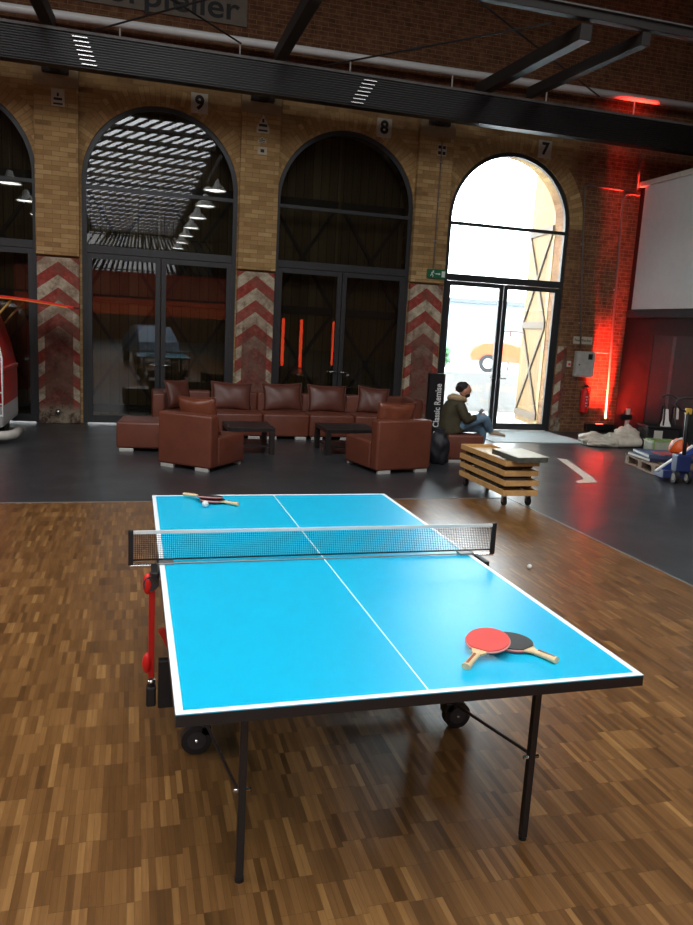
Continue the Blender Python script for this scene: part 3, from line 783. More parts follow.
# net set
N = thing('table_tennis_net', 'black table tennis net with a white top tape clamped across the blue table', 'net', (0, 0, HT + .001))
NW, NH = .876, .1525
m = MB(); th = .0007
nx = 190
for i in range(1, nx):
    x = -NW + 2 * NW * i / nx; m.b2((x - th, -th, .018), (x + th, th, NH - .012))
for j in range(14):
    z = .022 + j * .0088; m.b2((-NW, -th, z - th * .8), (NW, th, z + th * .8))
m.build('mesh', pm('black_net_cord', S(30, 32, 40), .8), N)
MB().b2((-NW, -.003, NH - .016), (NW, .003, NH), .001).build('top_tape', M_white, N)
MB().b2((-NW, -.002, .014), (NW, .002, .020)).build('bottom_cord', M_black, N)
for sx in (-1, 1):
    ps = MB().b2((sx * .886 - .011, -.009, -.005), (sx * .886 + .011, .009, NH + .003), .003).build('net_post', M_black, N)
    m = MB(); m.b2((sx * .76, -.012, -.012), (sx * .89, .012, -.003), .002); m.build('post_arm', M_chrome, ps)
    m = MB(); m.b2((sx * .70, -.03, .0), (sx * .775, .03, .008), .002); m.b2((sx * .763, -.03, -.06), (sx * .775, .03, .008), .002)
    m.build('clamp', M_grey, ps)
    m = MB(); m.b2((sx * .772, -.15, -.022), (sx * .800, -.01, .003), .004); m.build('clamp_lever', M_black, ps)
MB().cyl((-.76, -.018, .004), (.76, -.018, .004), .0035, 8).build('tension_cord', M_grey, N)

# rackets
M_rub_r = pm('red_racket_rubber', S(220, 84, 78), .5, var=.04); M_rub_b = pm('black_racket_rubber', S(44, 42, 42), .5)
M_handle = pm('varnished_racket_handle', S(224, 196, 152), .4, var=.12, vs=30)
def racket(label, loc, rot, top, tape=M_rub_r, hm=M_handle):
    o = thing('table_tennis_racket', label, 'racket', loc, 0, 'table tennis rackets'); o.rotation_euler = rot
    def blade(r, neck):
        pts = []
        for i in range(41):
            a = -PI / 2 + R(22) + (2 * PI - R(44)) * i / 40
            pts.append((r * .955 * math.cos(a), r * math.sin(a)))
        return pts + neck
    wood = blade(.079, [(-.022, -.086), (-.015, -.098), (.015, -.098), (.022, -.086)])
    MB().prism(wood, .006, Matrix.Translation((0, 0, -.003))).build('blade', M_ply, o)
    rub = blade(.0775, [])
    MB().prism(rub, .004, Matrix.Translation((0, 0, .003))).build('top_rubber', M_rub_r if top == 'r' else M_rub_b, o)
    MB().prism(rub, .004, Matrix.Translation((0, 0, -.007))).build('bottom_rubber', M_rub_b if top == 'r' else M_rub_r, o)
    edge = MB(); ring = [(x * 1.012, y * 1.012, 0) for x, y in rub]
    edge.tube(ring, .0035, 6); edge.build('edge_tape', pm('pink_edge_tape', S(214, 150, 142), .6), o, smooth=True)
    h = MB()
    secs = []
    for y, w, t in ((-.080, .012, .004), (-.095, .0135, .009), (-.13, .0125, .0105), (-.165, .0135, .0115), (-.186, .0165, .0115)):
        secs.append([(w * math.cos(2 * PI * k / 16), y, t * math.sin(2 * PI * k / 16)) for k in range(16)])
    h.loft(secs); hd = h.build('handle', hm, o); smooth_by_angle(hd)
    MB().b2((-.004, -.178, .0085), (.004, -.112, .0118)).build('handle_inlay', pm('brown_inlay', S(150, 84, 56), .5), o)
    return o
def ang_to(dx, dy): return math.atan2(dy, dx) + PI / 2      # handle (-y) points along (dx,dy)
ZTB = HT + .0008
racket('black faced racket lying under the red one on the near right of the table', (.425, -1.078, ZTB + .0118), (0, 0, ang_to(.45, -.89)), 'b')
racket('red faced racket lying tilted on top of the black one', (.312, -1.115, ZTB + .040), (R(9.0), 0, ang_to(-.74, -.67)), 'r')
racket('lower of the two rackets at the far end of the table, handle to the right', (-.41, 1.175, ZTB + .014), (0, R(5), ang_to(.76, -.65)), 'b')
racket('upper of the two rackets at the far end of the table, handle to the left', (-.425, 1.185, ZTB + .031), (R(3.0), R(-9), ang_to(-.78, .62)), 'b')
def tball(label, loc):
    o = MB().ball((0, 0, 0), .02, 3).build('table_tennis_ball', M_white, None, smooth=True, loc=loc); tag(o, label, 'ball', 'table tennis balls')
tball('white ball on the blue table in front of the far rackets', (-.465, 1.045, ZTB + .02))
tball('white ball lying on the parquet to the right of the net', (2.24, 1.90, .02))

# ------------------------------------------------------------------ leather seating
M_foot = pm('pale_metal_feet', S(196, 194, 188), .4, .3, var=.03)
def foot(mb, x, y, w=.19): mb.b2((x - w / 2, y - .022, 0), (x + w / 2, y + .022, .046), .004)
def soft(mb, a, b, bev=.035): mb.b2(a, b, bev, seg=4)
def seat(label, loc, rz, w=.78, d=.85, corner=0, group=None, name='armless_chair', cat='chair', mat=None, back=True, h=.42):
    """front faces local -y; origin on the floor at the centre"""
    o = thing(name, label, cat, loc, rz, group); m_ = mat or M_brown
    m = MB(); yb = d / 2 - (.19 if back else 0)
    x0 = -w / 2 + (.19 if corner < 0 else 0); x1 = w / 2 - (.19 if corner > 0 else 0)
    soft(m, (x0 + .004, -d / 2, .045), (x1 - .004, yb, h)); s_ = m.build('seat', m_, o, smooth=False); smooth_by_angle(s_, 50)
    m = MB(); m.tube([(x0 + .03, -d / 2 + .004, h - .045), (x1 - .03, -d / 2 + .004, h - .045)], .005, 6); m.build('piping', M_brown2, s_, smooth=True)
    if back:
        m = MB(); soft(m, (-w / 2 + .003, yb + .002, .045), (w / 2 - .003, d / 2, .71)); smooth_by_angle(m.build('backrest', m_, o), 50)
    if corner:
        xa, xb = (-w / 2, x0) if corner < 0 else (x1, w / 2)
        m = MB(); soft(m, (xa, -d / 2 + .02, .045), (xb, yb - .002, .71)); smooth_by_angle(m.build('side_backrest', m_, o), 50)
    for sx in (-1, 1):
        for sy in (-1, 1):
            m = MB(); foot(m, sx * (w / 2 - .14), sy * (d / 2 - .032)); m.build('foot', M_foot, o)
    return o
seat('armless brown leather chair at front left with its back to the table, seen from behind', (-.01, 6.47, 0), ang_to(.62, .78), .80, .82)
seat('armless brown leather chair at front right, beside the black bag', (2.49, 6.32, 0), ang_to(-.22, .975), .86, .88)
SY = 9.18
GS = 'brown leather sofa sections along the arch wall'
seat('left corner section of the brown leather sofa, at the right of arch 9', (-.10, SY, 0), 0, .97, .85, -1, GS, 'sofa_section', 'sofa')
seat('first straight sofa section counted from the left corner', (.78, SY, 0), 0, .78, .85, 0, GS, 'sofa_section', 'sofa')
seat('middle one of the three straight sofa sections, behind the left coffee table', (1.56, SY, 0), 0, .78, .85, 0, GS, 'sofa_section', 'sofa')
seat('rightmost of the three straight sofa sections, behind the right coffee table', (2.34, SY, 0), 0, .78, .85, 0, GS, 'sofa_section', 'sofa')
seat('right corner section of the brown leather sofa, behind the front right chair', (3.35, SY, 0), 0, 1.22, .85, 1, GS, 'sofa_section', 'sofa')
def ottoman(label, loc, rz, w, d, h): return seat(label, loc, rz, w, d, 0, None, 'ottoman', 'stool', None, False, h)
ottoman('low brown leather ottoman at the left end of the sofa', (-.66, 7.80, 0), R(-6), .82, .74, .42)
ottoman('brown leather ottoman the seated man sits on', (3.86, 7.00, 0), R(-8), .56, .70, .42)
def cushion(label, loc, rot, w=.70, h=.49, t=.18, mat=None):
    n = 14; m = MB(); g = {}
    for side in (1, -1):
        for i in range(n + 1):
            for j in range(n + 1):
                u, v = -1 + 2 * i / n, -1 + 2 * j / n
                prof = ((1 - abs(u) ** 2.4) * (1 - abs(v) ** 2.4)) ** .55
                x = w / 2 * u * (1 - .07 * (1 - v * v)); z = h / 2 * v * (1 - .09 * (1 - u * u))
                y = side * t / 2 * prof + .006 * math.sin(7 * u + 3 * v) * prof
                if side == -1 and (i in (0, n) or j in (0, n)): g[(side, i, j)] = g[(1, i, j)]
                else: g[(side, i, j)] = m.bm.verts.new((x, y, z))
        for i in range(n):
            for j in range(n):
                q = [g[(side, i, j)], g[(side, i + 1, j)], g[(side, i + 1, j + 1)], g[(side, i, j + 1)]]
                m.bm.faces.new(q if side == 1 else q[::-1])
    o = thing('cushion', label, 'cushion', loc, 0, 'brown leather scatter cushions'); o.rotation_euler = rot
    cv = m.build('cover', mat or M_brown2, o, smooth=True)
    rim = [(w / 2 * u * (1 - .07 * (1 - v * v)), 0, h / 2 * v * (1 - .09 * (1 - u * u))) for u, v in
           [(-1 + 2 * i / 10, -1) for i in range(10)] + [(1, -1 + 2 * i / 10) for i in range(10)] + [(1 - 2 * i / 10, 1) for i in range(10)] + [(-1, 1 - 2 * i / 10) for i in range(10)]]
    MB().tube(rim, .007, 6, closed=True).build('piping', M_brown, o, smooth=True)
    return o
lean = -R(17)
CY = SY + .18; CZ = .42 + .215
cushion('leftmost sofa cushion, leaning in the corner of the sofa', (-.16, CY - .05, CZ + .03), (lean, 0, R(38)), .50, .46)
cushion('second sofa cushion from the left, on the first straight section', (.72, CY, CZ), (lean, R(2), 0))
cushion('third sofa cushion from the left, in the middle of the row', (1.59, CY, CZ + .01), (lean, R(-2), 0))
cushion('fourth sofa cushion from the left, below arch 8', (2.38, CY, CZ), (lean, R(1), 0))
cushion('rightmost sofa cushion, leaning behind the front right chair', (3.22, CY, CZ - .01), (lean, R(4), R(-14)), .56)
M_cush = pm('tan_leather', S(114, 62, 43), .30, var=.12, bump=.15, bs=120)
a1 = ang_to(.62, .78)
def local(c, a, x, y): return (c[0] + x * math.cos(a) - y * math.sin(a), c[1] + x * math.sin(a) + y * math.cos(a))
q = local((-.01, 6.47), a1, -.01, .10); cushion('shiny cushion slumped against the back of the front left chair', (q[0], q[1], .42 + .245), (R(-14), R(2), a1), .58, .50, .2, M_cush)
a2 = ang_to(-.22, .975); q = local((2.49, 6.32), a2, .0, .14); cushion('cushion standing up behind the back of the front right chair', (q[0], q[1], .42 + .25), (R(-12), R(-2), a2), .60, .52, .2, M_cush)
def coffee(label, x0, y0, x1, y1):
    o = thing('coffee_table', label, 'table', ((x0 + x1) / 2, (y0 + y1) / 2, 0), 0, 'black coffee tables'); w, d = (x1 - x0) / 2, (y1 - y0) / 2
    MB().b2((-w, -d, .33), (w, d, .39), .004).build('tabletop', M_wenge, o)
    MB().b2((-w + .06, -d + .06, .10), (w - .06, d - .06, .125)).build('shelf', M_wenge, o)
    for sx in (-1, 1):
        for sy in (-1, 1):
            a, c = sorted((sx * w, sx * (w - .075))); e, g_ = sorted((sy * d, sy * (d - .075))); MB().b2((a, e, 0), (c, g_, .33), .003).build('leg', M_wenge, o)
coffee('low black coffee table at left, behind the front left chair', .42, 7.28, 1.10, 8.02)
coffee('low black coffee table at right, beside the front right chair', 1.86, 7.25, 2.66, 8.02)

# ------------------------------------------------------------------ black stele and bag
st = thing('sign_stele', 'narrow black sign post with white upright lettering left of the seated man', 'sign', (4.06, 8.52, 0))
MB().b2((-.14, -.05, .02), (.14, .05, 1.20), .006).build('panel', M_black, st)
MB().b2((-.2, -.13, 0), (.2, .13, .02), .004).build('base', M_black, st)
text_mesh('lettering', 'Classic Remise', .155, M_textw, st, (.03, -.052, .66), (PI / 2, -PI / 2, 0), ext=.001, bold=.003, sx=.80)
MB().b2((-.01, -.053, .15), (.07, -.05, .22)).build('emblem', M_textw, st)
def lumpy(name, c, s, mat, seed, amp=.08, sub=4, parent=None, flat=True):
    m = MB(); m.ball((0, 0, 0), 1.0, sub); rn = random.Random(seed)
    ks = [(Vector((rn.uniform(-1, 1), rn.uniform(-1, 1), rn.uniform(-1, 1))).normalized(), rn.uniform(2, 7), rn.uniform(0, 6)) for _ in range(9)]
    for v in m.bm.verts:
        n_ = v.co.normalized(); a = sum(math.sin(k * n_.dot(d) * 2 + ph) for d, k, ph in ks) / 4
        v.co = n_ * (1 + amp * a)
        v.co.x *= s[0]; v.co.y *= s[1]; v.co.z *= s[2]
        if flat and v.co.z < -s[2] * .8: v.co.z = -s[2] * .8
        v.co += Vector(c)
    return m.build(name, mat, parent, smooth=True)
bg = thing('bag', 'bulging black bag on the floor right of the front right chair', 'bag', (3.38, 6.64, 0))
lumpy('sack', (0, 0, .216), (.165, .17, .27), pm('black_bin_liner', S(26, 27, 33), .6), 4, .09, parent=bg)
lumpy('gathered_neck', (.02, .02, .49), (.07, .06, .04), pm('black_bin_liner', S(26, 27, 33), .6), 9, .2, 3, parent=bg, flat=False)

# ------------------------------------------------------------------ seated man
man = thing('person', 'man in an olive parka and blue jeans sitting cross-legged with a phone', 'person', (3.72, 6.88, 0), R(-10)); man.scale = (.95, .95, .95)
M_skin = pm('skin_tone', S(196, 140, 112), .5, var=.05); M_olive = pm('olive_parka_cloth', S(62, 56, 36), .8, var=.2, bump=.3, bs=60)
M_jean = pm('washed_denim', S(104, 134, 156), .8, var=.25, vs=12); M_shoe = pm('beige_suede', S(168, 150, 124), .8); M_hair = pm('dark_brown_hair', S(30, 22, 20), .6, bump=.5, bs=200)
# local axes: +x forward (the way he faces), +y his left, z up. The near leg (-y) is crossed over the far one.
P = [(-.04, 0, .55, .15, .12), (-.03, 0, .70, .13, .11), (.01, 0, .84, .155, .11), (.045, 0, .945, .09, .075), (.075, 0, 1.005, .05), (.105, 0, 1.065, .062), (.115, 0, 1.13, .085, .075), (.11, 0, 1.18, .07)]
E_ = [(0, 1), (1, 2), (2, 3), (3, 4), (4, 5), (5, 6), (6, 7)]
def add(pts, root):
    i0 = len(P)
    for k_, q in enumerate(pts):
        P.append(q); E_.append((root if k_ == 0 else i0 + k_ - 1, i0 + k_))
    return len(P) - 1
# arms
aR = add([(.03, -.19, .93, .06), (.10, -.235, .70, .047), (.13, -.225, .665, .043), (.30, -.12, .73, .034), (.365, -.075, .755, .026, .034)], 2)
aL = add([(.03, .19, .93, .06), (.10, .23, .72, .047), (.13, .22, .68, .043), (.28, .08, .73, .034), (.345, .03, .750, .026, .034)], 2)
for root, sy in ((aR, -1), (aL, 1)):
    bx, by, bz = P[root][:3]
    for j, (ln, off) in enumerate(((.070, -.030), (.080, -.010), (.076, .010), (.060, .028))):
        x0, y0 = bx + .03, by + off
        add([(x0, y0, bz + .004, .0095), (x0 + ln * .55, y0 - sy * .008, bz + .016, .0085), (x0 + ln * .75, y0 - sy * .024, bz + .034, .0075)], root)
    add([(bx + .012, by - sy * .032, bz + .016, .0105), (bx + .045, by - sy * .036, bz + .038, .009)], root)
# legs
add([(.02, -.10, .555, .088), (.23, -.085, .63, .078), (.43, -.06, .70, .062), (.50, -.03, .62, .053), (.585, .03, .505, .042), (.60, .03, .47, .038), (.70, .0, .455, .033, .04)], 0)
add([(.02, .10, .535, .088), (.24, .10, .53, .078), (.46, .09, .505, .062), (.475, .09, .35, .055), (.44, .09, .13, .042), (.44, .09, .07, .038), (.56, .09, .045, .033, .04)], 0)
b0 = skin('figure', P, E_, M_skin, None, 0, 2)
m = MB(); m.bm.from_mesh(b0.data); bpy.data.objects.remove(b0)
m.ball((.115, 0, 1.125), 1.0, 4, (.096, .076, .105)); m.ball((.135, 0, 1.055), 1.0, 3, (.062, .056, .048))
m.ball((.212, 0, 1.105), 1.0, 2, (.020, .014, .024)); m.ball((.196, 0, 1.065), 1.0, 2, (.012, .024, .010))
for sy in (-1, 1): m.ball((.105, sy * .077, 1.10), 1.0, 2, (.022, .012, .034))
hx = m.build('figure', M_skin); rm = hx.modifiers.new('r', 'REMESH'); rm.mode = 'VOXEL'; rm.voxel_size = .0075; rm.use_smooth_shade = True
hx.modifiers.new('s', 'SMOOTH').iterations = 2
body = evaluated_mesh(hx, 'body', M_skin, man)
m = MB()
for sy in (-1, 1): m.ball((.199, sy * .03, 1.128), .009, 2, (.7, 1.3, .8))
m.build('eyes', pm('eye_dark', S(40, 30, 26), .3), man, smooth=True)
lumpy('beard', (.150, 0, 1.040), (.056, .063, .040), M_hair, 12, .06, 3, man, False)
lumpy('hair', (.072, 0, 1.160), (.103, .082, .090), M_hair, 3, .07, 4, man, False)
# clothes
def ell(cx, cz, a, b, tilt=0.0, n=24):
    return [(cx + a * math.copysign(abs(math.cos(2 * PI * k / n)) ** .8, math.cos(2 * PI * k / n)), b * math.copysign(abs(math.sin(2 * PI * k / n)) ** .8, math.sin(2 * PI * k / n)), cz + tilt * math.cos(2 * PI * k / n)) for k in range(n)]
m = MB()
m.loft([ell(-.05, .445, .20, .205, .05), ell(-.055, .50, .205, .21, .04), ell(-.06, .60, .185, .20, .02), ell(-.065, .72, .165, .195), ell(-.05, .82, .160, .205, -.01), ell(-.02, .90, .145, .20, -.02), ell(.01, .95, .115, .16, -.02), ell(.035, .985, .075, .095, -.02)])
for sy, pts in ((-1, [(.0, -.165, .915), (.04, -.215, .84), (.09, -.24, .72), (.12, -.235, .678), (.17, -.205, .682), (.28, -.135, .722)]), (1, [(.0, .165, .915), (.04, .215, .85), (.09, .235, .735), (.12, .225, .695), (.17, .18, .698), (.265, .095, .722)])):
    m.tube(pts, [.085, .080, .070, .068, .060, .048], 14)
hx = m.build('parka', M_olive); rm = hx.modifiers.new('r', 'REMESH'); rm.mode = 'VOXEL'; rm.voxel_size = .014; rm.use_smooth_shade = True
hx.modifiers.new('s', 'SMOOTH').iterations = 4
evaluated_mesh(hx, 'parka', M_olive, man)
m = MB(); m.tube([(.14, 0, .955), (.09, -.11, .985), (-.02, -.13, 1.0), (-.10, 0, .985), (-.02, .13, 1.0), (.09, .11, .985)], [.03, .04, .05, .055, .05, .04], 12, closed=True)
hood = m.build('fur_hood', pm('beige_fur_trim', S(168, 144, 108), .9, var=.3, vs=40, bump=1.0, bs=120), man, smooth=True)
m = MB(); m.ball((-.02, 0, .535), 1.0, 3, (.15, .17, .10))
m.tube([(.0, -.09, .55), (.12, -.09, .60), (.24, -.085, .645), (.36, -.07, .69), (.43, -.06, .70), (.475, -.045, .675), (.51, -.025, .61), (.55, .005, .55), (.59, .028, .488)], [.10, .097, .09, .08, .077, .074, .068, .060, .054], 16)
m.tube([(.0, .09, .53), (.12, .095, .535), (.24, .10, .54), (.36, .095, .53), (.44, .09, .51), (.475, .09, .46), (.475, .09, .36), (.46, .09, .24), (.445, .09, .12)], [.10, .097, .09, .082, .077, .072, .066, .060, .056], 16)
hx = m.build('jeans', M_jean); rm = hx.modifiers.new('r', 'REMESH'); rm.mode = 'VOXEL'; rm.voxel_size = .012; rm.use_smooth_shade = True
hx.modifiers.new('s', 'SMOOTH').iterations = 3
evaluated_mesh(hx, 'jeans', M_jean, man)
def shoe(c, ang, pit):
    m = MB(); secs = []
    for x, w, h in ((-.09, .03, .07), (-.07, .038, .09), (-.01, .040, .085), (.07, .046, .06), (.13, .044, .045), (.17, .024, .03)):
        secs.append([(x, w * math.cos(2 * PI * k / 14), max(-.0, h / 2 + h / 2 * math.sin(2 * PI * k / 14))) for k in range(14)])
    m.loft(secs, Matrix.Translation(c) @ Matrix.Rotation(ang, 4, 'Z') @ Matrix.Rotation(pit, 4, 'Y')); o = m.build('shoe', M_shoe, man, smooth=True)
    m = MB(); m.loft([[(x, w * math.cos(2 * PI * k / 14), -.012 + .010 * (1 + math.sin(2 * PI * k / 14))) for k in range(14)] for x, w in ((-.092, .03), (-.07, .042), (.07, .05), (.13, .047), (.174, .024))],
                     Matrix.Translation(c) @ Matrix.Rotation(ang, 4, 'Z') @ Matrix.Rotation(pit, 4, 'Y')); m.build('sole', M_white, o, smooth=True)
shoe((.65, .015, .425), R(-12), R(2)); shoe((.50, .09, .013), 0, 0)
ph = thing('phone', 'small dark phone held by the seated man', 'phone', (3.72 + .38 * math.cos(R(-10)), 6.88 - .38 * math.sin(R(10)) - .02, .767), R(-10))
ph.rotation_euler = (0, R(-50), R(-10))
MB().b2((-.035, -.072, -.004), (.035, .072, .004), .003).build('case', M_black, ph)
MB().b2((-.031, -.066, .004), (.031, .066, .005)).build('screen', pm('phone_screen', S(150, 160, 170), .1), ph)

# ------------------------------------------------------------------ dolly with stacked wooden trays
TX, TY, TW, TL = 3.275, 4.58, .42, 1.20
def tray(label, z, dx, dy, first=False):
    o = thing('wooden_tray', label, 'tray', (TX + dx, TY + dy, z), 0, 'stacked wooden trays on castors'); w, l = TW / 2, TL / 2; h = .062
    MB().b2((-w + .014, -l + .014, 0.012), (w - .014, l - .014, .022)).build('tray_base', M_ply, o)
    for sx in (-1, 1):
        a, c = sorted((sx * w, sx * (w - .016))); MB().b2((a, -l, 0), (c, l, h), .002).build('long_side', M_pine, o)
        a, c = sorted((sx * l, sx * (l - .016))); MB().b2((-w + .016, a, 0), (w - .016, c, h), .002).build('short_side', M_pine, o)
    if not first:
        for sx in (-1, 1):
            for sy in (-.72, .72): MB().b2((sx * (w - .055) - .035, sy * l - .05, -.0399), (sx * (w - .055) + .035, sy * l + .05, .012)).build('spacer_block', M_tie, o)
    return o
t1 = tray('bottom wooden tray of the stack, fitted with black castors', .125, 0, 0, True)
for sx in (-1, 1):
    for sy in (-1, 1):
        x, y = sx * (TW / 2 - .06), sy * (TL / 2 - .09)
        cs = MB().cyl((x - .014, y, .05 - .125), (x + .014, y, .05 - .125), .05, 20).build('castor', M_black, t1)
        m = MB(); m.b2((x - .022, y - .02, -.085), (x - .016, y + .03, -.01)); m.b2((x + .016, y - .02, -.085), (x + .022, y + .03, -.01)); m.b2((x - .035, y - .035, -.012), (x + .035, y + .035, 0)); m.build('fork', M_chrome, cs)
tray('second wooden tray from the bottom of the castor stack', .235, .005, .004)
tray('third wooden tray from the bottom of the castor stack', .345, -.004, .01)
tray('topmost wooden tray of the stack, with a pale plywood base showing', .455, .006, .02)
for i, (z, dy, dx) in enumerate(((.158, .1, .02), (.268, -.12, -.02), (.378, .06, .0))):
    o = MB().b2((-.14, -.40, 0), (.14, .40, .055), .01).jitter(.006, i).build('slate_slab', pm('grey_slate', S(96, 92, 88), .7), None, loc=(TX + dx, TY + dy, z - .010)); tag(o, ['grey slab lying in the bottom tray', 'grey slab lying in the second tray', 'grey slab lying in the third tray'][i], 'slab', 'slabs in the trays')
sl = thing('stone_slab', 'pale slab with a rough dark edge lying across the top tray', 'slab', (3.33, 4.20, .5175), R(3))
n = 26; top = []; rn = random.Random(5)
def edge_pts(k):
    pts = []
    for (a, bq) in (((-.20, -.32), (.20, -.30)), ((.20, -.30), (.22, .30)), ((.22, .30), (-.18, .28)), ((-.18, .28), (-.20, -.32))):
        for i in range(9):
            t_ = i / 9; pts.append((a[0] + (bq[0] - a[0]) * t_ + rn.uniform(-k, k), a[1] + (bq[1] - a[1]) * t_ + rn.uniform(-k, k)))
    return pts
MB().prism(edge_pts(.012), .055).build('rough_body', pm('dark_rough_stone', S(82, 84, 74), .9, bump=.6), sl)
MB().prism(edge_pts(.006), .006, Matrix.Translation((0, 0, .055))).build('polished_top', pm('pale_limestone', S(222, 216, 196), .5, var=.05), sl)

# ------------------------------------------------------------------ daylit floor patch, arrow, bundle, crates, pallet truck
o = MB().b2((5.35, 8.75, 0), (7.30, 10.38, .012), .003).build('door_mat', pm('pale_grey_matting', S(176, 188, 188), .6, var=.06), None); tag(o, 'large pale grey entrance mat inside the open arch', 'mat')  # thin pale slab paints the daylight falling on the floor here
ar = MB().prism([(5.66, 7.13), (5.76, 7.02), (5.30, 5.62), (5.15, 5.28), (4.84, 5.24), (4.86, 5.36), (5.08, 5.50), (5.16, 5.66)], .002).build('floor_arrow', pm('worn_floor_paint', S(206, 196, 176), .6), None); tag(ar, 'white painted hooked arrow on the dark floor', 'floor marking')
bu = thing('dust_sheet_bundle', 'heap of crumpled off-white dust sheets on the floor by the brick pier', 'bundle', (7.66, 8.52, 0))
M_sheet = pm('crumpled_white_sheet', S(206, 198, 182), .8, var=.1, bump=.8, bs=14)
for i, (x, y, s_) in enumerate(((-.36, .14, (.24, .26, .12)), (-.26, -.1, (.32, .16, .09)), (.02, .0, (.30, .18, .13)), (.34, .16, (.30, .26, .13)))):
    lumpy('fold', (x, y, s_[2] * .8), s_, M_sheet, 20 + i, .16, 4, bu)
m = MB(); m.cyl((-.10, -.22, .09), (.42, -.28, .11), .085, 16, .08); m.build('roll', M_sheet, bu, smooth=False)
m = MB(); m.cyl((.36, -.273, .108), (.39, -.276, .109), .088, 18); m.build('strap', M_black, bu)
lumpy('peak', (.42, .18, .14), (.26, .18, .20), M_sheet, 31, .2, 4, bu)
po = thing('bollard', 'short white post with a black clamp in the corner by the partition', 'post', (8.78, 9.72, 0))
MB().cyl((0, 0, 0), (0, 0, .58), .045, 16).build('post', M_offwhite, po); MB().b2((-.20, -.07, .36), (.06, .07, .46), .01).build('clamp', M_black, po)
bc = thing('storage_crate', 'black storage crate with a white label behind the pallet', 'crate', (8.55, 8.45, 0), R(-14))
MB().b2((-.30, -.22, 0), (.30, .22, .37), .015).build('tub', M_black, bc); MB().b2((-.32, -.24, .37), (.32, .24, .41), .012).build('lid', M_black, bc)
MB().b2((-.18, -.226, .16), (-.02, -.22, .33)).build('label', M_offwhite, bc)
gc = thing('storage_box', 'clear plastic box with green edges in front of the black crate', 'crate', (8.12, 7.78, 0), R(-12))
MB().b2((-.26, -.17, .005), (.22, .16, .21), .012).build('tub', pm('cloudy_plastic', S(164, 168, 150), .3), gc)
m = MB()
for z in (.0, .21): m.b2((-.235, -.175, z), (.235, .175, z + .022), .005)
for sx in (-1, 1): m.b2((sx * .225 - .015, -.175, .0), (sx * .225 + .015, -.15, .21))
m.build('rim', pm('green_plastic', S(128, 160, 92), .45), gc)
eq = thing('folding_chair_shells', 'white and black folded chair shells standing on the black crate', 'equipment', (8.64, 8.38, .41), R(-14))
for i, x in enumerate((-.10, .10)):
    m = MB(); m.tube([(x - .02, -.14, .015), (x - .01, -.13, .12), (x + .03, -.02, .34), (x + .05, .06, .40), (x + .06, .13, .34), (x + .05, .15, .10), (x + .04, .14, .015)], .018, 8); m.build('frame', M_black, eq, smooth=True)
m = MB(); m.loft([[(-.17, -.15, 0), (.02, -.16, 0), (.02, -.13, .02), (-.17, -.12, .02)], [(-.12, -.12, .12), (-.02, -.13, .12), (-.02, -.10, .13), (-.12, -.09, .13)], [(-.08, -.02, .30), (0, -.03, .30), (0, .0, .31), (-.08, .01, .31)]]); m.build('shell', M_white, eq)
m = MB(); m.loft([[(.08, -.12, .14), (.16, -.13, .14), (.16, -.11, .15), (.08, -.10, .15)], [(.12, .0, .33), (.2, -.01, .33), (.2, .01, .34), (.12, .02, .34)]]); m.build('shell', M_offwhite, eq)

PA = Vector((6.66, 6.80)); PBv = Vector((6.41, 5.74))
ud = (PA - PBv).normalized(); pa = math.atan2(ud.y, ud.x) - PI / 2       # local +y runs from near to far
PO = PBv.lerp(PA, .5); ctr = (PO.x + .40 * math.cos(pa), PO.y + .40 * math.sin(pa))
pl = thing('pallet', 'worn wooden pallet on the dark floor at right', 'pallet', (ctr[0], ctr[1], 0), pa)
M_pal = pm('weathered_pallet_wood', S(128, 104, 82), .8, var=.25, vs=8)
for x in (-.34, 0, .34): MB().b2((x - .05, -.545, 0), (x + .05, .545, .022)).build('bottom_board', M_pal, pl)
for x in (-.34, 0, .34):
    for y in (-.47, 0, .47): MB().b2((x - .05, y - .07, .022), (x + .05, y + .07, .10)).build('block', M_pal, pl)
for y in (-.47, 0, .47): MB().b2((-.40, y - .07, .10), (.40, y + .07, .122)).build('cross_board', M_pal, pl)
for i in range(5): MB().b2((-.40 + i * .17, -.545, .122), (-.40 + i * .17 + .12, .545, .144)).build('deck_board', M_pal, pl)
def onpal(x, y, z): 
    return (ctr[0] + x * math.cos(pa) - y * math.sin(pa), ctr[1] + x * math.sin(pa) + y * math.cos(pa), z)
def flat(name, label, cat, x, y, z, s_, mat, mat2, rz=0, group=None):
    o = thing(name, label, cat, onpal(x, y, z), pa + rz, group)
    MB().b2((-s_[0] / 2, -s_[1] / 2, 0), (s_[0] / 2, s_[1] / 2, s_[2]), .005).build('board', mat, o)
    MB().b2((-s_[0] / 2 - .003, -s_[1] / 2 - .003, s_[2] * .25), (-s_[0] / 2, s_[1] / 2 + .003, s_[2] * .8)).build('edge_strip', mat2, o)
flat('boxed_panel', 'lower flat dark box with a white edge on the pallet', 'box', -.02, .12, .144, (.72, .66, .055), pm('navy_board', S(44, 48, 70), .5), M_offwhite, R(4), 'flat boxes on the pallet')
flat('boxed_panel', 'upper flat blue and red box with a white edge on the pallet', 'box', .0, .10, .199, (.68, .62, .05), pm('slate_blue_board', S(66, 78, 104), .5), M_offwhite, R(-3), 'flat boxes on the pallet')
flat('folder', 'thin red sheet lying on the flat boxes of the pallet', 'sheet', .08, -.02, .249, (.46, .36, .012), pm('dull_red_card', S(140, 56, 60), .6), M_red, R(6))
hm = thing('helmet', 'orange and white helmet lying on the pallet load', 'helmet', onpal(.24, .12, .262), pa)
m = MB(); m.lathe([(.13, 0), (.145, .03), (.14, .10), (.11, .17), (.06, .21), (.0, .22)], 24); m.build('shell', pm('orange_plastic', S(226, 96, 34), .4), hm, smooth=True)
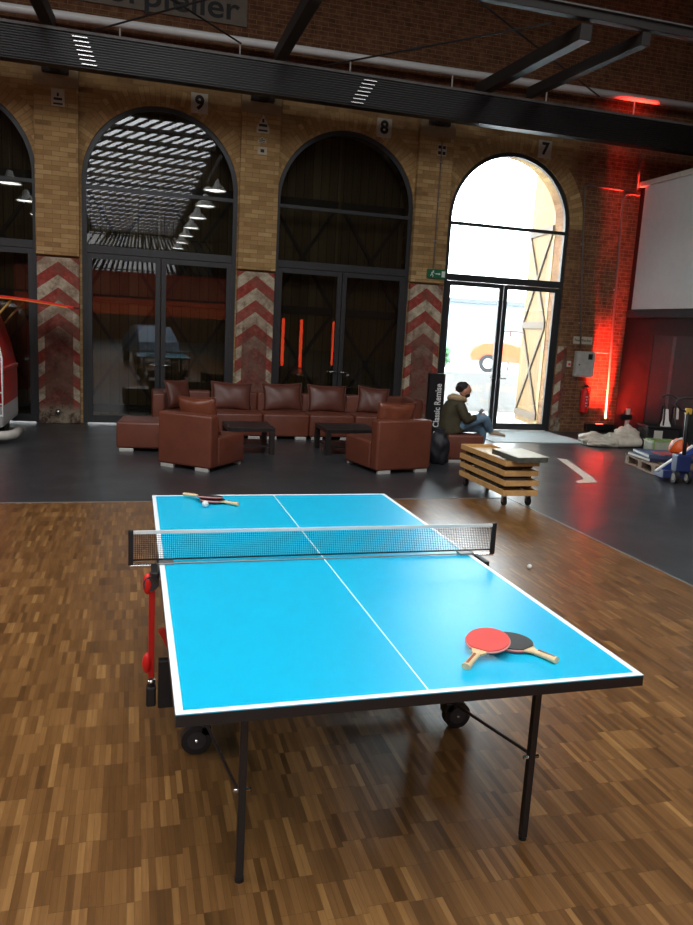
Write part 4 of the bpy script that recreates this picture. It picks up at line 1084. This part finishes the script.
MB().tube([(-.13, -.02, .05), (-.12, -.03, .12), (-.075, -.04, .19), (.02, -.04, .225)], .02, 8).build('stripe', M_white, hm, smooth=True)
# pallet truck
jk = thing('pallet_truck', 'blue pallet truck with a tall black looped handle at the right edge', 'pallet truck', (6.42, 5.22, 0), pa)
M_jb = pm('blue_truck_paint', S(30, 46, 92), .4)
m = MB()
for sx in (-1, 1):
    m.b2((sx * .16 - .06, .12, .045), (sx * .16 + .06, .35, .098), .006)
m.b2((-.24, .02, .06), (.24, .14, .16), .008)
m.build('forks', M_jb, jk)
m = MB(); m.b2((-.10, -.06, .16), (.10, .12, .40), .02); m.build('pump_housing', M_jb, jk)
for sx in (-1, 1):
    wl = MB().cyl((sx * .09 - .025, -.02, .09), (sx * .09 + .025, -.02, .09), .09, 24).build('steer_wheel', M_black, jk)
    MB().cyl((sx * .09 - .028, -.02, .09), (sx * .09 + .028, -.02, .09), .05, 18).build('hub', M_offwhite, wl)
MB().tube([(0, -.02, .38), (.02, .06, .75), (.03, .10, 1.0)], .028, 10).build('shaft', M_black, jk, smooth=True)
m = MB(); m.tube([(.03, .10, .98), (-.06, .10, 1.0), (-.14, .10, 1.08), (-.13, .10, 1.15), (-.04, .10, 1.17), (.10, .10, 1.17), (.19, .10, 1.15), (.20, .10, 1.08), (.12, .10, 1.0)], .018, 8, closed=True)
m.tube([(-.12, .10, 1.14), (-.22, .10, 1.20), (-.30, .10, 1.20), (-.36, .10, 1.16)], .014, 8)
m.build('loop_handle', M_black, jk, smooth=True)
MB().b2((.0, .07, .95), (.08, .13, 1.03), .006).build('release_lever', pm('yellow_lever', S(200, 160, 50), .5), jk)
# slanting panel leaning on the load
ln = thing('leaning_board', 'blue board with a white edge leaning up against the pallet load', 'board', onpal(-.42, -.60, 0), pa)
Ml = Matrix.Translation((.06, -.03, .0)) @ Matrix.Rotation(R(-38), 4, 'Y')
MB().b2((-.0, -.02, .012), (.62, .02, .10), .006, Ml).build('panel', pm('blue_board_paint', S(50, 74, 150), .4), ln)
MB().b2((-.01, -.026, .10), (.63, .026, .125), .004, Ml).build('edge', M_white, ln)

# ------------------------------------------------------------------ red and white van at the left edge
V = thing('camper_van', 'red vintage van with pale grey lower body and raised side hatch', 'van', (-3.53, 8.03, 0), R(-90))
M_vr = pm('van_red', S(226, 38, 30), .3, coat=.4, var=.04); M_vw = pm('van_pale_grey', S(218, 220, 218), .35, var=.03)
def rrect(x0, x1, y0, y1, r, z, n=6):
    pts = []
    for cx_, cy_, a0 in ((x1 - r, y1 - r, 0), (x0 + r, y1 - r, 90), (x0 + r, y0 + r, 180), (x1 - r, y0 + r, 270)):
        for i in range(n + 1):
            a = R(a0 + 90 * i / n); pts.append((cx_ + r * math.cos(a), cy_ + r * math.sin(a), z))
    return pts
def vring(z, dx, dy, r): return rrect(-2.05 + dx, -dx, -.86 + dy, .86 - dy, r, z)
MB().loft([vring(.20, .06, .01, .24), vring(.26, .055, .0, .26), vring(.50, .055, .0, .26)]).build('lower_body', M_vw, V, smooth=False)
up = MB().loft([vring(.50, .055, .0, .26), vring(.72, .04, .0, .26), vring(.97, .05, .0, .26), vring(.99, .03, -.015, .27), vring(1.03, .03, -.015, .27), vring(1.05, .07, .01, .26), vring(1.35, .12, .07, .26), vring(1.65, .20, .15, .28), vring(1.80, .26, .20, .3)]).build('upper_body', M_vr, V); smooth_by_angle(up, 30)
rf = MB().loft([vring(1.80, .25, .19, .3), vring(1.90, .30, .22, .32), vring(1.98, .42, .32, .35), vring(2.02, .6, .50, .3)]).build('roof', M_vr, V); smooth_by_angle(rf, 40)
MB().tube([(-.55, -1.02, .12), (-.14, -1.01, .12), (.0, -.93, .12), (.05, -.7, .12), (.05, .75, .12), (.02, .93, .12), (-.12, 1.02, .12), (-.55, 1.03, .12)], .065, 10).build('bumper', M_offwhite, V, smooth=True)
MB().tube([(-.10, .84, .23), (.0, .74, .23), (.03, .5, .23), (.03, -.5, .23)], .022, 8).build('bumper_rail', M_offwhite, V, smooth=True)
for yy in (-.66, .66):
    tl = MB().b2((-.045, yy - .05, .52), (-.015, yy + .05, .66), .012).build('tail_light', pm('amber_lens', S(220, 120, 40), .3), V)
    MB().b2((-.05, yy - .04, .74), (-.02, yy + .04, .82), .008).build('reflector', M_red, V)
for x in (-1.0,):
    for sy in (-1, 1):
        wl = MB().cyl((x, sy * .62, .32), (x, sy * .80, .32), .32, 28).build('wheel', M_black, V); MB().cyl((x, sy * .79, .32), (x, sy * .815, .32), .18, 20).build('hub_cap', M_chrome, wl)
m = MB(); secs = []
for i in range(9):
    t_ = i / 8; y = .62 + 1.2 * t_; z = 2.05 - .02 * t_ - .09 * t_ * t_
    secs.append([(-1.75, y, z - .012), (-.35, y, z - .012), (-.35, y, z + .018), (-1.75, y, z + .018)])
tg = m.loft(secs).build('side_hatch', M_vr, V)
m = MB(); secs = []
for i in range(9):
    t_ = i / 8; y = .66 + 1.08 * t_; z = 2.05 - .018 * t_ - .075 * t_ * t_ - .013
    secs.append([(-1.70, y, z - .014), (-.345, y, z - .014), (-.345, y, z), (-1.70, y, z)])
m.loft(secs).build('hatch_lining', pm('yellow_ochre_lining', S(214, 130, 40), .6), tg)
for x in (-.42, -1.68): MB().cyl((x, .70, 1.66), (x, .98, 2.00), .016, 8).build('stay', pm('brass_yellow', S(190, 150, 70), .4), V)
m = MB(); m.tube([(-.24, .66, 1.86), (-.13, .80, 1.60), (.02, .905, 1.2), (.02, .905, .40), (.02, -.6, .40), (.02, -.6, 1.2), (-.13, -.6, 1.66), (-.22, -.58, 1.86)], .016, 8)
for z in (.72, .56): m.cyl((.02, -.6, z), (.02, .905, z), .012, 6)
m.build('front_rack', M_white, V, smooth=True)

# ------------------------------------------------------------------ light
W = bpy.data.worlds.new('world'); sc.world = W; W.use_nodes = True
bgn = W.node_tree.nodes['Background']; bgn.inputs[0].default_value = (.93, .97, 1.0, 1); bgn.inputs[1].default_value = 15.0
def area(name, loc, rot, sx, sy, power, col=(1, 1, 1)):
    l = bpy.data.lights.new(name, 'AREA'); l.shape = 'RECTANGLE'; l.size = sx; l.size_y = sy; l.energy = power; l.color = col
    o = bpy.data.objects.new(name, l); o.location = loc; o.rotation_euler = rot; COL.objects.link(o); return o
Lsky = 3.0
for i in range(3):
    L = (SKY1 - SKY0) / 3
    area('skylight_daylight', ((SKX0 + SKX1) / 2, SKY0 + L * (i + .5), ZT + .1), (0, 0, 0), SKX1 - SKX0 - .1, L - .1, Lsky * PI * (SKX1 - SKX0) * L, (.96, .98, 1.0))
def spot(name, loc, tgt, power, col, ang, blend=.4, size=.05):
    l = bpy.data.lights.new(name, 'SPOT'); l.energy = power; l.color = col; l.spot_size = ang; l.spot_blend = blend; l.shadow_soft_size = size
    o = bpy.data.objects.new(name, l); o.location = loc
    o.rotation_euler = (Vector(tgt) - Vector(loc)).to_track_quat('-Z', 'Y').to_euler(); COL.objects.link(o); return o
rl = area('red_uplight', (8.53, 10.34, .20), (0, 0, 0), .54, .04, 46, (1, .035, .02)); rl.data.spread = R(13)
rl.rotation_euler = Vector((0, .04, 1)).to_track_quat('-Z', 'Y').to_euler()
area('gable_daylight', (-1.8, -45.8, 6.5), (PI / 2, 0, 0), 9, 4.9, .9 * PI * 9 * 4.9)
area('side_skylight', (6.5, -.5, ZT - .1), (0, 0, 0), 3.0, 8, 1.2 * PI * 24)  # added fill lamp for the van and other upright faces
area('side_skylight', (-10.0, .5, ZT - .1), (0, 0, 0), 3.0, 9, 4.2 * PI * 27)  # added fill lamp, mainly to brighten the projection screen

vs = sc.view_settings; sc.display_settings.display_device = 'sRGB'
vs.view_transform = 'Standard'; vs.look = 'None'; vs.gamma = 1.0; vs.use_curve_mapping = False; vs.exposure = 1.0
